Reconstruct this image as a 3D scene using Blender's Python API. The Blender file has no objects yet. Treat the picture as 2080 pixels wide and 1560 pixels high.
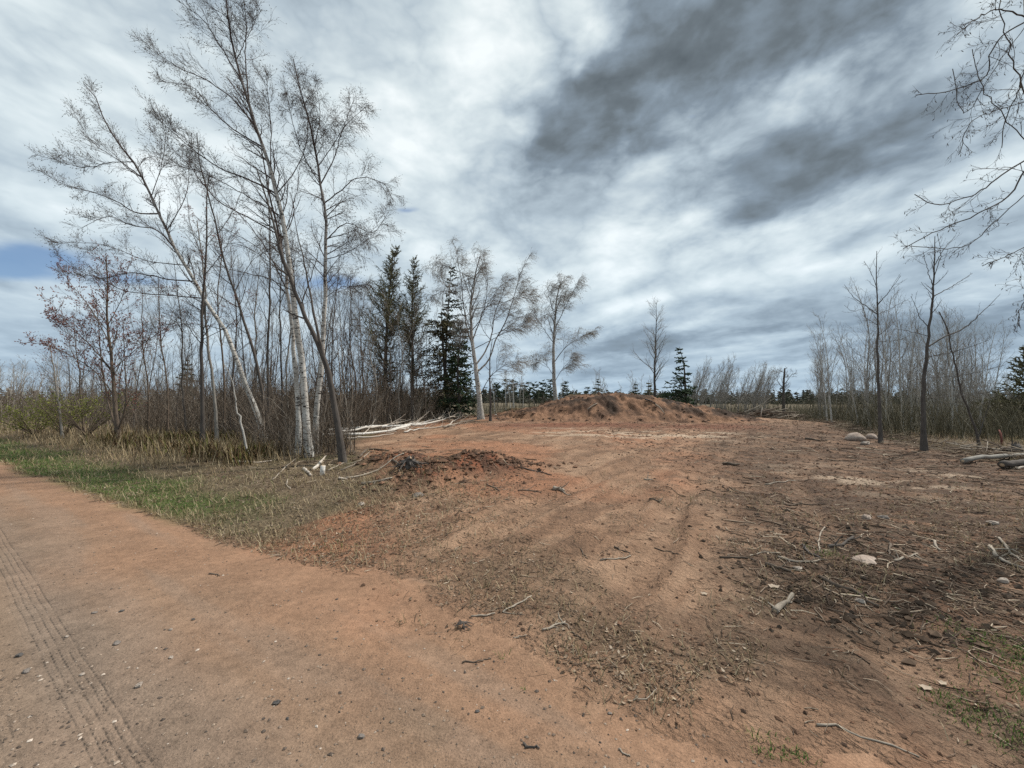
import bpy, math
import numpy as np
from mathutils import Vector

# ------------------------------------------------------------------ camera, sky, sun, exposure
SC = bpy.context.scene
COL = SC.collection
FPX, HORIZON, CAMH = 811.0, 812.0, 1.55          # focal length in photo pixels (2080 wide), horizon row, eye height
PITCH = math.atan((HORIZON - 780.0) / FPX)
cam_d = bpy.data.cameras.new('camera')
cam_d.sensor_width = 36.0
cam_d.lens = FPX / 2080.0 * 36.0
cam_d.clip_start, cam_d.clip_end = 0.05, 6000.0
cam = bpy.data.objects.new('camera', cam_d)
cam.location = (0, 0, CAMH)
cam.rotation_euler = (math.pi / 2 + PITCH, 0, 0)
COL.objects.link(cam)
SC.camera = cam
SC.view_settings.view_transform = 'Standard'
SC.view_settings.look = 'None'
SC.view_settings.exposure = 0.18
SC.view_settings.gamma = 1.0
SC.view_settings.use_curve_mapping = False
SC.cycles.max_bounces = 5
SC.cycles.diffuse_bounces = 2
SC.cycles.glossy_bounces = 1
SC.cycles.use_denoising = False
SC.cycles.sample_clamp_direct = 12.0
SC.cycles.sample_clamp_indirect = 2.0

SUN_EL, SUN_AZ = math.radians(52), math.radians(62)      # azimuth measured from +Y (view) towards +X
sun_dir = Vector((math.sin(SUN_AZ) * math.cos(SUN_EL), math.cos(SUN_AZ) * math.cos(SUN_EL), math.sin(SUN_EL)))
sl = bpy.data.lights.new('sun', 'SUN')
sl.energy, sl.angle, sl.color = 4.3, math.radians(2.5), (1.0, 0.95, 0.87)
so = bpy.data.objects.new('sun', sl)
so.rotation_euler = (-sun_dir).to_track_quat('-Z', 'Y').to_euler()
so.location = (20, -10, 40)
COL.objects.link(so)

def ray(px, py):
    u, v = (px - 1040.0) / FPX, (780.0 - py) / FPX
    c, s = math.cos(PITCH), math.sin(PITCH)
    return np.array([u, c - s * v, s + c * v])
def at(px, py, Y):                                   # a point at depth Y
    d = ray(px, py)
    return np.array([0, 0, CAMH]) + d * (Y / d[1])
SKYK = 0.12
def skyp(px, py):
    d = ray(px, py); d = d / np.linalg.norm(d)
    k = max(d[2], 0) + SKYK
    return np.array([d[0] / k, d[1] / k])

class NT:                                            # small node-tree writer
    def __init__(s, tree): s.t = tree
    def n(s, typ, **kw):
        nd = s.t.nodes.new(typ)
        for k, v in kw.items(): setattr(nd, k, v)
        return nd
    def put(s, sock, v):
        if v is None: return
        if hasattr(v, 'is_linked'): s.t.links.new(v, sock)
        else: sock.default_value = v
    def m(s, op, a, b=None, c=None, clamp=False):
        nd = s.n('ShaderNodeMath', operation=op, use_clamp=clamp)
        for i, v in enumerate((a, b, c)): s.put(nd.inputs[i], v)
        return nd.outputs[0]
    def vm(s, op, a, b=None, out=0):
        nd = s.n('ShaderNodeVectorMath', operation=op)
        s.put(nd.inputs[0], a); s.put(nd.inputs[1], b)
        return nd.outputs[out]
    def noise(s, vec, scale, detail=3.0, rough=0.5, dist=0.0, col=False):
        nd = s.n('ShaderNodeTexNoise')
        s.put(nd.inputs['Vector'], vec)
        nd.inputs['Scale'].default_value = scale; nd.inputs['Detail'].default_value = detail
        nd.inputs['Roughness'].default_value = rough; nd.inputs['Distortion'].default_value = dist
        return nd.outputs['Color' if col else 'Fac']
    def mapping(s, vec, loc=(0, 0, 0), rot=(0, 0, 0), scale=(1, 1, 1), typ='POINT'):
        nd = s.n('ShaderNodeMapping', vector_type=typ)
        s.put(nd.inputs['Vector'], vec)
        nd.inputs['Location'].default_value = loc; nd.inputs['Rotation'].default_value = rot; nd.inputs['Scale'].default_value = scale
        return nd.outputs[0]
    def ramp(s, fac, stops):
        nd = s.n('ShaderNodeValToRGB')
        el = nd.color_ramp.elements
        while len(el) < len(stops): el.new(0.5)
        for e, (p, c) in zip(el, stops):
            e.position = p; e.color = (*c, 1) if len(c) == 3 else c
        s.put(nd.inputs[0], fac)
        return nd.outputs[0]
    def mix(s, fac, a, b, mode='MIX'):
        nd = s.n('ShaderNodeMix', data_type='RGBA', blend_type=mode)
        s.put(nd.inputs['Factor'], fac)
        s.put(nd.inputs['A'], (*a, 1) if isinstance(a, tuple) and len(a) == 3 else a)
        s.put(nd.inputs['B'], (*b, 1) if isinstance(b, tuple) and len(b) == 3 else b)
        return nd.outputs['Result']
    def rng(s, v, a, b, c=0.0, d=1.0, smooth=False):
        nd = s.n('ShaderNodeMapRange', interpolation_type='SMOOTHSTEP' if smooth else 'LINEAR')
        for i, x in zip((0, 1, 2, 3, 4), (v, a, b, c, d)): s.put(nd.inputs[i], x)
        return nd.outputs[0]

def build_sky():
    w = bpy.data.worlds.new('World'); SC.world = w; w.use_nodes = True
    t = w.node_tree; t.nodes.clear(); N = NT(t)
    out = N.n('ShaderNodeOutputWorld'); bg = N.n('ShaderNodeBackground')
    t.links.new(bg.outputs[0], out.inputs[0]); bg.inputs[1].default_value = 0.1
    w.cycles.sampling_method = 'MANUAL'; w.cycles.sample_map_resolution = 256
    sky = N.n('ShaderNodeTexSky', sky_type='NISHITA')
    sky.sun_disc = False; sky.sun_elevation = SUN_EL; sky.sun_rotation = SUN_AZ
    gen = N.n('ShaderNodeTexCoord').outputs['Generated']
    sep = N.n('ShaderNodeSeparateXYZ'); t.links.new(gen, sep.inputs[0])
    z = N.m('MAXIMUM', sep.outputs[2], 0.0)
    k = N.m('ADD', z, SKYK)
    cmb = N.n('ShaderNodeCombineXYZ')
    t.links.new(N.m('DIVIDE', sep.outputs[0], k), cmb.inputs[0]); t.links.new(N.m('DIVIDE', sep.outputs[1], k), cmb.inputs[1])
    p = cmb.outputs[0]
    # ragged edges: warp the cloud layer before anything is read from it
    def warp(vec, sc, amt, det):
        c = N.vm('SUBTRACT', N.noise(vec, sc, det, 0.55, col=True), (0.5, 0.5, 0.5))
        return N.vm('ADD', vec, N.vm('MULTIPLY', c, (amt, amt, 0)))
    pw = warp(p, 1.1, 0.34, 3.0)
    pw2 = warp(pw, 4.5, 0.13, 3.0)
    # the streaks all run one way: away from the viewer and a little to the left
    def lay(src, loc, sx, sy, a=0.40): return N.mapping(src, (loc[0], loc[1], 0), (0, 0, a), (1 / sx, 1 / sy, 1), 'TEXTURE')
    big = N.noise(lay(pw, (3.1, 7.7), 0.95, 0.55), 1.0, 4.0, 0.5)
    mid = N.noise(lay(pw2, (9.4, 1.7), 1.35, 0.95), 1.5, 5.0, 0.58)
    dome = N.vm('ADD', N.vm('MULTIPLY', gen, (1.0, 1.0, 1.9)), N.vm('MULTIPLY', N.vm('SUBTRACT', N.noise(gen, 5.0, 2.0, col=True), (.5, .5, .5)), (.10, .10, .10)))      # rounded billows, not drawn out by the layer's perspective
    fine = N.noise(dome, 11.0, 5.0, 0.60)
    puff = N.m('ABSOLUTE', N.m('SUBTRACT', N.noise(dome, 4.6, 4.0, 0.52), 0.5))   # billows: bright lobes parted by dark creases
    v = N.m('ADD', 0.715, N.m('MULTIPLY', N.m('SUBTRACT', big, 0.5), 0.70))
    v = N.m('ADD', v, N.m('MULTIPLY', N.m('SUBTRACT', mid, 0.5), 0.62))
    calm = N.m('SUBTRACT', 1.0, N.m('MULTIPLY', N.m('EXPONENT', N.m('MULTIPLY', z, -6.0)), 0.9))          # small detail melts away towards the horizon
    v = N.m('ADD', v, N.m('MULTIPLY', N.m('MULTIPLY', N.m('SUBTRACT', fine, 0.5), 0.40), calm))
    v = N.m('ADD', v, N.m('MULTIPLY', N.m('MULTIPLY', N.m('SUBTRACT', puff, 0.09), 1.25), calm))
    def blob(c, a, b, src=pw2, hard=1.0):            # centre, end of long half axis, end of short half axis (photo positions)
        c, a, b = skyp(*c), skyp(*a), skyp(*b)
        ax = a - c; ra = np.linalg.norm(ax); ang = math.atan2(ax[1], ax[0]); e = ax / ra
        bb = b - c; rb = np.linalg.norm(bb - e * bb.dot(e))
        q = N.mapping(src, (c[0], c[1], 0), (0, 0, ang), (ra, rb, 1), 'TEXTURE')
        d = N.vm('LENGTH', q, None, 1)
        d2 = N.m('MULTIPLY', d, d)
        d2 = N.m('MULTIPLY', d2, N.m('ADD', -.15, N.m('ADD', N.m('MULTIPLY', mid, 1.5), N.m('MULTIPLY', fine, .8))))      # ragged cloud edges
        return N.m('EXPONENT', N.m('MULTIPLY', d2, -1.0))
    dark = [((1520, 60), (1950, -90), (1440, 190), .45), ((1190, 220), (1330, 60), (1100, 150), .34), ((1110, 320), (1160, 250), (1080, 290), .14),
            ((1600, 350), (1900, 200), (1510, 270), .46), ((1500, 440), (1600, 380), (1470, 490), .26),
            ((1850, 150), (2060, 40), (1790, 60), .20), ((1680, 630), (2080, 570), (1690, 680), .26), ((1750, 480), (1950, 400), (1740, 510), .14),
            ((1290, 700), (1500, 680), (1290, 722), .34), ((250, 230), (420, 150), (200, 330), .08), ((60, 420), (200, 410), (60, 470), .08),
            ((1930, 690), (2200, 680), (1930, 735), .34), ((1250, 755), (1450, 745), (1250, 775), .18)]
    light = [((850, 250), (1000, 60), (640, 300), .17), ((1300, 340), (1420, 270), (1270, 400), .14), ((1270, 480), (1420, 440), (1250, 540), .18),
             ((1740, 470), (2050, 340), (1730, 500), .20), ((1420, 655), (1640, 590), (1420, 668), .24), ((700, 480), (900, 430), (700, 600), .12), ((300, 350), (600, 200), (150, 200), .08), ((1000, 500), (1200, 450), (950, 620), .10), ((1330, 610), (1560, 560), (1330, 628), .22), ((1500, 700), (1700, 670), (1500, 712), .16),
             ((1640, 200), (1760, 130), (1600, 170), .24), ((1640, 555), (1900, 500), (1640, 572), .2), ((1190, 125), (1215, 105), (1180, 110), .2)]
    for c, a, b, s in dark: v = N.m('SUBTRACT', v, N.m('MULTIPLY', blob(c, a, b), s))
    for c, a, b, s in light: v = N.m('ADD', v, N.m('MULTIPLY', blob(c, a, b), s))
    cloud = N.ramp(v, [(0.0, (.088, .106, .120)), (0.22, (.140, .168, .190)), (0.42, (.225, .278, .330)), (0.62, (.42, .495, .55)), (0.82, (.64, .71, .73)), (1.0, (.84, .885, .885))])
    # towards the horizon the layer goes bluish and its contrast drops
    low = N.m('EXPONENT', N.m('MULTIPLY', z, -7.0))
    cloud = N.mix(N.m('MULTIPLY', low, 0.50), cloud, (.42, .51, .58))
    cloud = N.mix(N.m('EXPONENT', N.m('MULTIPLY', z, -3.0)), cloud, N.mix(1.0, cloud, (.90, .99, 1.08), 'MULTIPLY'))      # bluer undersides lower down
    gaps = None
    for c, a, b, s in [((10, 545), (150, 535), (10, 585), 1.25), ((120, 520), (200, 515), (100, 560), .8), ((690, 573), (770, 565), (690, 592), 1.0), ((812, 428), (840, 424), (812, 437), .9), ((300, 575), (400, 570), (300, 592), .8), ((1420, 235), (1440, 228), (1420, 241), .4)]:
        g = N.m('MULTIPLY', blob(c, a, b, pw2), s)
        gaps = g if gaps is None else N.m('ADD', gaps, g)
    g = N.rng(N.m('ADD', gaps, N.m('MULTIPLY', N.m('SUBTRACT', mid, 0.5), 1.5)), 0.22, 1.15, 0.0, 0.9, True)
    scaled = N.vm('SCALE', cloud); scaled_node = scaled.node; scaled_node.inputs['Scale'].default_value = 10.0
    sk = N.vm('MULTIPLY', sky.outputs[0], (0.80, 0.92, 1.05))
    t.links.new(N.mix(g, scaled, sk), bg.inputs[0])
build_sky()

# ------------------------------------------------------------------ numpy helpers
RS = np.random.RandomState(11)
def smooth(a, b, x):
    t = np.clip((np.asarray(x, float) - a) / (b - a), 0, 1)
    return t * t * (3 - 2 * t)
def _h(i, j, s):
    n = (i.astype(np.int64) * 374761393 + j.astype(np.int64) * 668265263 + s * 974634777) & 0x7fffffff
    n = ((n ^ (n >> 13)) * 1274126177) & 0x7fffffff
    return ((n ^ (n >> 16)) & 0xffff) / 65535.0
def vn(x, y, s=0):
    xi, yi = np.floor(x), np.floor(y)
    fx, fy = x - xi, y - yi
    fx, fy = fx * fx * (3 - 2 * fx), fy * fy * (3 - 2 * fy)
    a, b, c, d = _h(xi, yi, s), _h(xi + 1, yi, s), _h(xi, yi + 1, s), _h(xi + 1, yi + 1, s)
    return (a + (b - a) * fx) * (1 - fy) + (c + (d - c) * fx) * fy
def fbm(x, y, o=4, s=0, g=0.5):
    r, a, tot = 0, 1.0, 0
    for k in range(o):
        r = r + a * vn(x, y, s + k * 17); tot += a; a *= g
        x, y = x * 2.03 + 5.1, y * 2.03 + 9.7
    return r / tot
def polydist(x, y, poly):                            # signed distance, positive inside
    poly = np.array(poly, float); d = np.full(x.shape, 1e9); ins = np.zeros(x.shape, bool)
    for (ax, ay), (bx, by) in zip(poly, np.roll(poly, -1, 0)):
        ex, ey = bx - ax, by - ay
        t = np.clip(((x - ax) * ex + (y - ay) * ey) / (ex * ex + ey * ey), 0, 1)
        d = np.minimum(d, np.hypot(x - ax - t * ex, y - ay - t * ey))
        with np.errstate(divide='ignore', invalid='ignore'):
            c = ((ay > y) != (by > y)) & (x < ex * (y - ay) / (by - ay + 1e-12) + ax)
        ins ^= c
    return np.where(ins, d, -d)

# ------------------------------------------------------------------ the lie of the land
CLEAR = [(-3.4, 3.9), (-2.4, 5.0), (-1.6, 6.1), (-2.6, 8.0), (-4.0, 10.5), (-5.2, 13), (-4.9, 17), (-3.8, 22), (-1.5, 28), (4, 31), (13, 30), (16.5, 27),
         (17, 21.5), (14.2, 17), (13.0, 13), (11.8, 9), (14, 4), (16, -4), (14, -12), (4, -4), (0.6, 1.7)]
def road_t(x, y): return 0.5 * x + 0.866 * y
def road_s(x, y): return -0.866 * x + 0.5 * y
def road_edge(x, y):
    s = road_s(x, y)
    return 2.25 + 0.35 * (fbm(s * 0.45 + 3, s * 0 + 1.3, 3, 5) - 0.5) + 0.1 * (fbm(x * 3, y * 3, 2, 8) - .5) - 0.25 * smooth(-0.5, -2.5, s) + 1.5 * (fbm(x * 1.1, y * 1.1, 4, 7) - .5) * smooth(4.2, 2.5, s)
def clearing_in(x, y): return polydist(x + 1.3 * (fbm(x * .5, y * .5, 4, 31) - .5), y + 1.3 * (fbm(x * .5 + 40, y * .5, 4, 32) - .5), CLEAR)
RUTS = [[(-.4, 2.6), (1.2, 5.5), (3.5, 9), (7, 14), (11.5, 21), (15.5, 27)], [(-3.2, 3.9), (-.9, 5.8), (1.5, 9), (4, 13), (5.5, 18)], [(1.2, 1.9), (2.6, 4.5), (4.5, 8), (8, 12)]]
def pathdist(x, y, path):                            # signed distance to a polyline
    d = np.full(np.shape(x), 1e9); sg = np.zeros(np.shape(x))
    for (ax, ay), (bx, by) in zip(path[:-1], path[1:]):
        ex, ey = bx - ax, by - ay; t = np.clip(((x - ax) * ex + (y - ay) * ey) / (ex * ex + ey * ey), 0, 1); rx, ry = x - ax - t * ex, y - ay - t * ey; q = np.hypot(rx, ry)
        sg = np.where(q < d, np.sign(ex * ry - ey * rx), sg); d = np.minimum(d, q)
    return d * sg
def rut_depth(x, y):
    r = 0
    wv = .25 * (fbm(x * .5, y * .5, 2, 44) - .5)
    for k, pth in enumerate(RUTS):
        q = pathdist(x, y, pth) + wv
        for c in (-.82, .82): r = r + np.exp(-((q - c) / .19) ** 4) - .7 * np.exp(-((np.abs(q - c) - .27) / .07) ** 2)
    return r * smooth(.25, .6, fbm(x * .8 + 3, y * .8, 3, 45))
def height(x, y, fine=True):
    x, y = np.asarray(x, float), np.asarray(y, float)
    t = road_t(x, y)
    z = 0.42 * smooth(6, 26, y) * smooth(-14, -5, x) * (1 - smooth(14, 24, x)) * (1 - 0.9 * smooth(29, 40, y))
    z = z - 0.30 * smooth(15, 26, x) * smooth(8, 22, y) - 0.25 * smooth(30, 45, y) * smooth(-4, 6, x)
    off = smooth(1.7, 3.6, t)                                     # off the packed road
    z = z + 0.10 * (fbm(x * .35, y * .35, 3, 1) - .5) * off + 0.05 * (fbm(x * 1.4, y * 1.4, 3, 2) - .5) * off
    z = z - 0.06 * np.exp(-((t - 2.9) / .5) ** 2) * smooth(3.2, 5, road_s(x, y)) + 0.06 * smooth(3.2, 5.5, t) * smooth(3, 6, road_s(x, y))
    z = z - 0.006 * np.clip(t, -4, 2.2) ** 2 + .029
    # the pushed-up ridge of roots and soil left of the drive
    u = (x + 1.5) * .62 + (y - 7.6) * .78; w = -(x + 1.5) * .78 + (y - 7.6) * .62
    z = z + 0.36 * np.exp(-(u / 1.15) ** 2 - (w / .55) ** 2) * (.7 + .6 * fbm(x * 2.2, y * 2.2, 3, 41))
    u = (x + 2.5); w = (y - 8.9)
    z = z + 0.30 * np.exp(-(u / .9) ** 2 - (w / .5) ** 2) * (.7 + .6 * fbm(x * 2.2, y * 2.2, 3, 42))
    u = (x + .35) * .85 + (y - 8.35) * .53; w = -(x + .35) * .53 + (y - 8.35) * .85
    z = z + 0.27 * np.exp(-(u / 1.0) ** 2 - (w / .42) ** 2) * (.6 + .8 * fbm(x * 2.2, y * 2.2, 3, 43))
    # low humps on the right shoulder and ruts of the drive
    z = z + 0.14 * np.exp(-((x - 10.2) / 1.6) ** 2 - ((y - 14.6) / .8) ** 2) + 0.08 * np.exp(-((x - 8.6) / 1.2) ** 2 - ((y - 11.4) / .6) ** 2)
    if fine:
        c = off * (1 - smooth(45, 60, y))
        a = (x * .58 + y * .81); b = (-x * .81 + y * .58)
        z = z + c * 0.045 * (fbm(a * .9, b * 4.2, 4, 3) - .5) + c * 0.05 * (fbm(x * 5, y * 5, 4, 4, .6) - .5) * (0.35 + smooth(3, 9, x) * .8 + smooth(-1, -4, x) * .4)
        z = z - .030 * rut_depth(x, y) * smooth(2.0, 2.8, t) * (1 - smooth(24, 30, y))
        z = z + c * 0.035 * np.abs(fbm(x * 2.4, y * 2.4, 4, 46, .6) - .5) * 2 * (.5 + smooth(3, 8, x))
        z = z + 0.012 * (fbm(x * 6, y * 6, 3, 6) - .5) * (1 - off)
    return z
def G(px, py, far=160.0):                                        # ground point seen at a photo position
    d = ray(px, py); Y = np.geomspace(1.0, far, 1500)
    X = d[0] / d[1] * Y; Z = CAMH + d[2] / d[1] * Y
    k = np.nonzero(Z < height(X, Y))[0]
    i = k[0] if len(k) else len(Y) - 1
    return np.array([X[i], Y[i], float(height(X[i], Y[i]))])
def gz(x, y): return float(height(np.array([x]), np.array([y]))[0])

# ------------------------------------------------------------------ mesh helpers
class MB:
    """collects vertices, faces and per-vertex attributes; build() links ONE mesh object"""
    def __init__(s): s.v, s.f3, s.f4, s.m3, s.m4, s.n, s.at = [], [], [], [], [], 0, []
    def add(s, v, tri=None, quad=None, mat=0, bark=None, rnd=None, col=None):
        v = np.asarray(v, float).reshape(-1, 3); k = len(v)
        s.v.append(v)
        if tri is not None and len(tri): tri = np.asarray(tri).reshape(-1, 3); s.f3.append(tri + s.n); s.m3.append(np.full(len(tri), mat))
        if quad is not None and len(quad): quad = np.asarray(quad).reshape(-1, 4); s.f4.append(quad + s.n); s.m4.append(np.full(len(quad), mat))
        s.at.append((np.zeros((k, 4)) if bark is None else bark, np.zeros(k) if rnd is None else np.broadcast_to(rnd, (k,)), np.zeros((k, 3)) if col is None else col))
        s.n += k
    def build(s, name, mats, parent=None, origin=(0, 0, 0), smoothed=True, col=False):
        v = np.concatenate(s.v) - np.asarray(origin, float)
        me = bpy.data.meshes.new(name)
        f3 = np.concatenate(s.f3) if s.f3 else np.zeros((0, 3), int); f4 = np.concatenate(s.f4) if s.f4 else np.zeros((0, 4), int)
        me.vertices.add(len(v)); me.vertices.foreach_set('co', v.astype(np.float32).ravel())
        nl = f3.size + f4.size
        me.loops.add(nl); me.loops.foreach_set('vertex_index', np.concatenate([f3.ravel(), f4.ravel()]).astype(np.int32))
        me.polygons.add(len(f3) + len(f4))
        st = np.concatenate([np.arange(len(f3)) * 3, f3.size + np.arange(len(f4)) * 4]).astype(np.int32)
        me.polygons.foreach_set('loop_start', st)
        mi = np.concatenate((s.m3 or [np.zeros(0)]) + (s.m4 or [np.zeros(0)])).astype(np.int32)
        me.polygons.foreach_set('material_index', mi)
        me.polygons.foreach_set('use_smooth', np.full(len(mi), smoothed))
        bk = np.concatenate([a[0] for a in s.at]); rn = np.concatenate([a[1] for a in s.at])
        if bk.any():
            a = me.attributes.new('bark', 'FLOAT_VECTOR', 'POINT'); a.data.foreach_set('vector', bk[:, :3].astype(np.float32).ravel())
            a = me.attributes.new('rad', 'FLOAT', 'POINT'); a.data.foreach_set('value', bk[:, 3].astype(np.float32).ravel())
        a = me.attributes.new('rnd', 'FLOAT', 'POINT'); a.data.foreach_set('value', rn.astype(np.float32))
        if col:
            c = np.concatenate([a[2] for a in s.at]); c = np.c_[c, np.ones(len(c))]
            a = me.attributes.new('soil', 'FLOAT_COLOR', 'POINT'); a.data.foreach_set('color', c.astype(np.float32).ravel())
        for m in (mats if isinstance(mats, (list, tuple)) else [mats]): me.materials.append(m)
        me.update(calc_edges=True); me.validate()
        o = bpy.data.objects.new(name, me); COL.objects.link(o); o.location = origin if parent is None else (0, 0, 0)
        if parent is not None: o.parent = parent
        return o

def tubes(mb, P, R, n=3, mat=0, caps=False, rnd=None, wob=0.0):
    """M polylines of K points with radii become tubes of n sides"""
    P = np.asarray(P, float); R = np.asarray(R, float)
    if P.ndim == 2: P, R = P[None], R[None]
    M, K, _ = P.shape
    if M == 0: return
    T = np.gradient(P, axis=1); T /= np.linalg.norm(T, axis=2, keepdims=True) + 1e-9
    mean = P[:, -1] - P[:, 0]; mean /= np.linalg.norm(mean, axis=1, keepdims=True) + 1e-9
    ref = np.where(np.abs(mean[:, 2:3]) < .8, np.array([[0, 0, 1.]]), np.array([[1., 0, 0]]))
    A = np.cross(T, ref[:, None, :]); A /= np.linalg.norm(A, axis=2, keepdims=True) + 1e-9
    B = np.cross(T, A)
    an = np.arange(n) / n * 2 * np.pi
    c, s_ = np.cos(an), np.sin(an)
    RR = R[:, :, None] * np.ones(n)
    if wob: RR = RR * (1 + wob * RS.uniform(-1, 1, (M, K, n)))
    V = P[:, :, None, :] + RR[..., None] * (A[:, :, None, :] * c[None, None, :, None] + B[:, :, None, :] * s_[None, None, :, None])
    seg = np.linalg.norm(np.diff(P, axis=1), axis=2); ln = np.concatenate([np.zeros((M, 1)), np.cumsum(seg, 1)], 1)
    off = RS.uniform(0, 50, (M, 1, 1))
    bark = np.stack([R[:, :, None] * c, R[:, :, None] * s_, ln[:, :, None] + off + 0 * RR, np.repeat(R[:, :, None], n, 2)], -1)
    i = np.arange(M)[:, None, None] * K * n; k = np.arange(K - 1)[None, :, None] * n; j = np.arange(n)[None, None, :]; j2 = (j + 1) % n
    q = np.stack([i + k + j, i + k + j2, i + k + n + j2, i + k + n + j], -1).reshape(-1, 4)
    if rnd is None: rnd = RS.uniform(0, 1, M)
    rv = np.repeat(np.broadcast_to(rnd, (M,)), K * n)
    tri = None
    V = V.reshape(-1, 3); bark = bark.reshape(-1, 4)
    if caps:
        ends = np.concatenate([P[:, 0], P[:, -1]]); b0 = M * K * n
        tri = []
        for m in range(M):
            for jj in range(n):
                a = m * K * n; e = a + (K - 1) * n
                tri.append((b0 + m, a + (jj + 1) % n, a + jj)); tri.append((b0 + M + m, e + jj, e + (jj + 1) % n))
        V = np.concatenate([V, ends]); bark = np.concatenate([bark, np.c_[np.zeros((2 * M, 2)), np.zeros(2 * M), np.full(2 * M, -1.0)]])
        rv = np.concatenate([rv, np.tile(np.broadcast_to(rnd, (M,)), 2)])
    mb.add(V, tri, q, mat, bark, rv)

def resample(pts, K):
    """smooth curve through the given points"""
    pts = np.asarray(pts, float)
    if len(pts) == 2: return pts[0] + (pts[1] - pts[0]) * np.linspace(0, 1, K)[:, None]
    d = np.r_[0, np.cumsum(np.linalg.norm(np.diff(pts[:, :3], axis=0), axis=1))]
    q = np.linspace(0, d[-1], K); out = []
    m = np.gradient(pts, d, axis=0)
    for x in q:
        i = min(np.searchsorted(d, x, 'right') - 1, len(d) - 2); i = max(i, 0); h = d[i + 1] - d[i]; t = (x - d[i]) / h
        out.append((2*t**3-3*t*t+1)*pts[i] + (t**3-2*t*t+t)*h*m[i] + (-2*t**3+3*t*t)*pts[i+1] + (t**3-t*t)*h*m[i+1])
    return np.array(out)

def spawn(P, R, per, t0, t1, L, ang, K=4, up=0.0, wind=(0, 0, 0), jit=0.15, rf=0.5, rmax=1, rmin=.002, shrink=0.65, prop=False, rng=None, tip=.35):
    """children of M parent polylines: stratified along the parent, leaving at an angle, bending up and with the wind"""
    rng = rng or RS
    P = np.asarray(P, float); R = np.asarray(R, float)
    M, KP, _ = P.shape
    if np.isscalar(per): per = np.full(M, per)
    idx = np.repeat(np.arange(M), per); n = len(idx)
    if n == 0: return np.zeros((0, K, 3)), np.zeros((0, K))
    first = np.r_[0, np.cumsum(per)[:-1]]
    pos = (np.arange(n) - first[idx] + rng.uniform(0, 1, n)) / per[idx]
    tt = t0 + (t1 - t0) * pos
    x = np.clip(tt * (KP - 1), 0, KP - 1.001); i = x.astype(int); f = (x - i)[:, None]
    o = P[idx, i] * (1 - f) + P[idx, i + 1] * f
    rad = R[idx, i] * (1 - f[:, 0]) + R[idx, i + 1] * f[:, 0]
    T = P[idx, i + 1] - P[idx, i]; T /= np.linalg.norm(T, axis=1, keepdims=True) + 1e-9
    rv = rng.normal(size=(n, 3)); A = rv - T * (rv * T).sum(1, keepdims=True); A /= np.linalg.norm(A, axis=1, keepdims=True) + 1e-9
    a = np.radians(ang) * rng.uniform(.7, 1.3, n)[:, None]
    D = T * np.cos(a) + A * np.sin(a)
    ln = L * (1 - shrink * (pos if t1 > t0 else 0)) * rng.uniform(.55, 1.25, n)
    if prop:
        pl = np.linalg.norm(np.diff(P, axis=1), axis=2).sum(1)[idx]; ln = ln * pl
    st = ln / (K - 1)
    pts = [o]; w = np.asarray(wind, float)
    for k in range(1, K):
        D = D + np.array([0, 0, up]) / (K - 1) + w / (K - 1) + rng.normal(size=(n, 3)) * jit
        D /= np.linalg.norm(D, axis=1, keepdims=True) + 1e-9
        pts.append(pts[-1] + D * st[:, None])
    Q = np.stack(pts, 1)
    r0 = np.clip(rad * rf, rmin, rmax)
    return Q, r0[:, None] * np.linspace(1, tip, K)[None, :]

def buds(mb, P, n, size, mat, rng, hang=0.0, long=2.2, t0=.2):
    """small pointed bodies (buds, catkins) along twigs"""
    M, K, _ = P.shape
    idx = np.repeat(np.arange(M), n); t = rng.uniform(t0, 1, len(idx)) * (K - 1.001); i = t.astype(int); f = (t - i)[:, None]
    o = P[idx, i] * (1 - f) + P[idx, i + 1] * f
    d = P[idx, np.minimum(i + 1, K - 1)] - P[idx, i]; d /= np.linalg.norm(d, axis=1, keepdims=True) + 1e-9
    d = d * (1 - hang) + rng.normal(size=d.shape) * .45 + np.array([0, 0, -1.0]) * hang; d /= np.linalg.norm(d, axis=1, keepdims=True) + 1e-9
    s = size * rng.uniform(.6, 1.4, len(idx))[:, None]
    Q = np.stack([o, o + d * s * long * .5, o + d * s * long], 1)
    tubes(mb, Q, np.concatenate([s * .25, s * .5, s * .12], 1), 3, mat)

def empty(name, loc, label=None, cat=None, group=None):
    o = bpy.data.objects.new(name, None); COL.objects.link(o); o.location = loc; o.empty_display_size = .3
    return tag(o, label, cat, group)
def tag(o, label=None, cat=None, group=None, kind=None):
    for k, v in (('label', label), ('category', cat), ('group', group), ('kind', kind)):
        if v: o[k] = v
    return o
def dup(root, loc, rz, sc, label=None, group=None, tilt=(0, 0)):
    r = root.copy(); COL.objects.link(r); r.location = loc; r.rotation_euler = (tilt[0], tilt[1], rz); r.scale = (sc, sc, sc) if np.isscalar(sc) else sc
    tag(r, label, None, group)
    for ch in root.children:
        c = ch.copy(); COL.objects.link(c); c.parent = r
    return r

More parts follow.
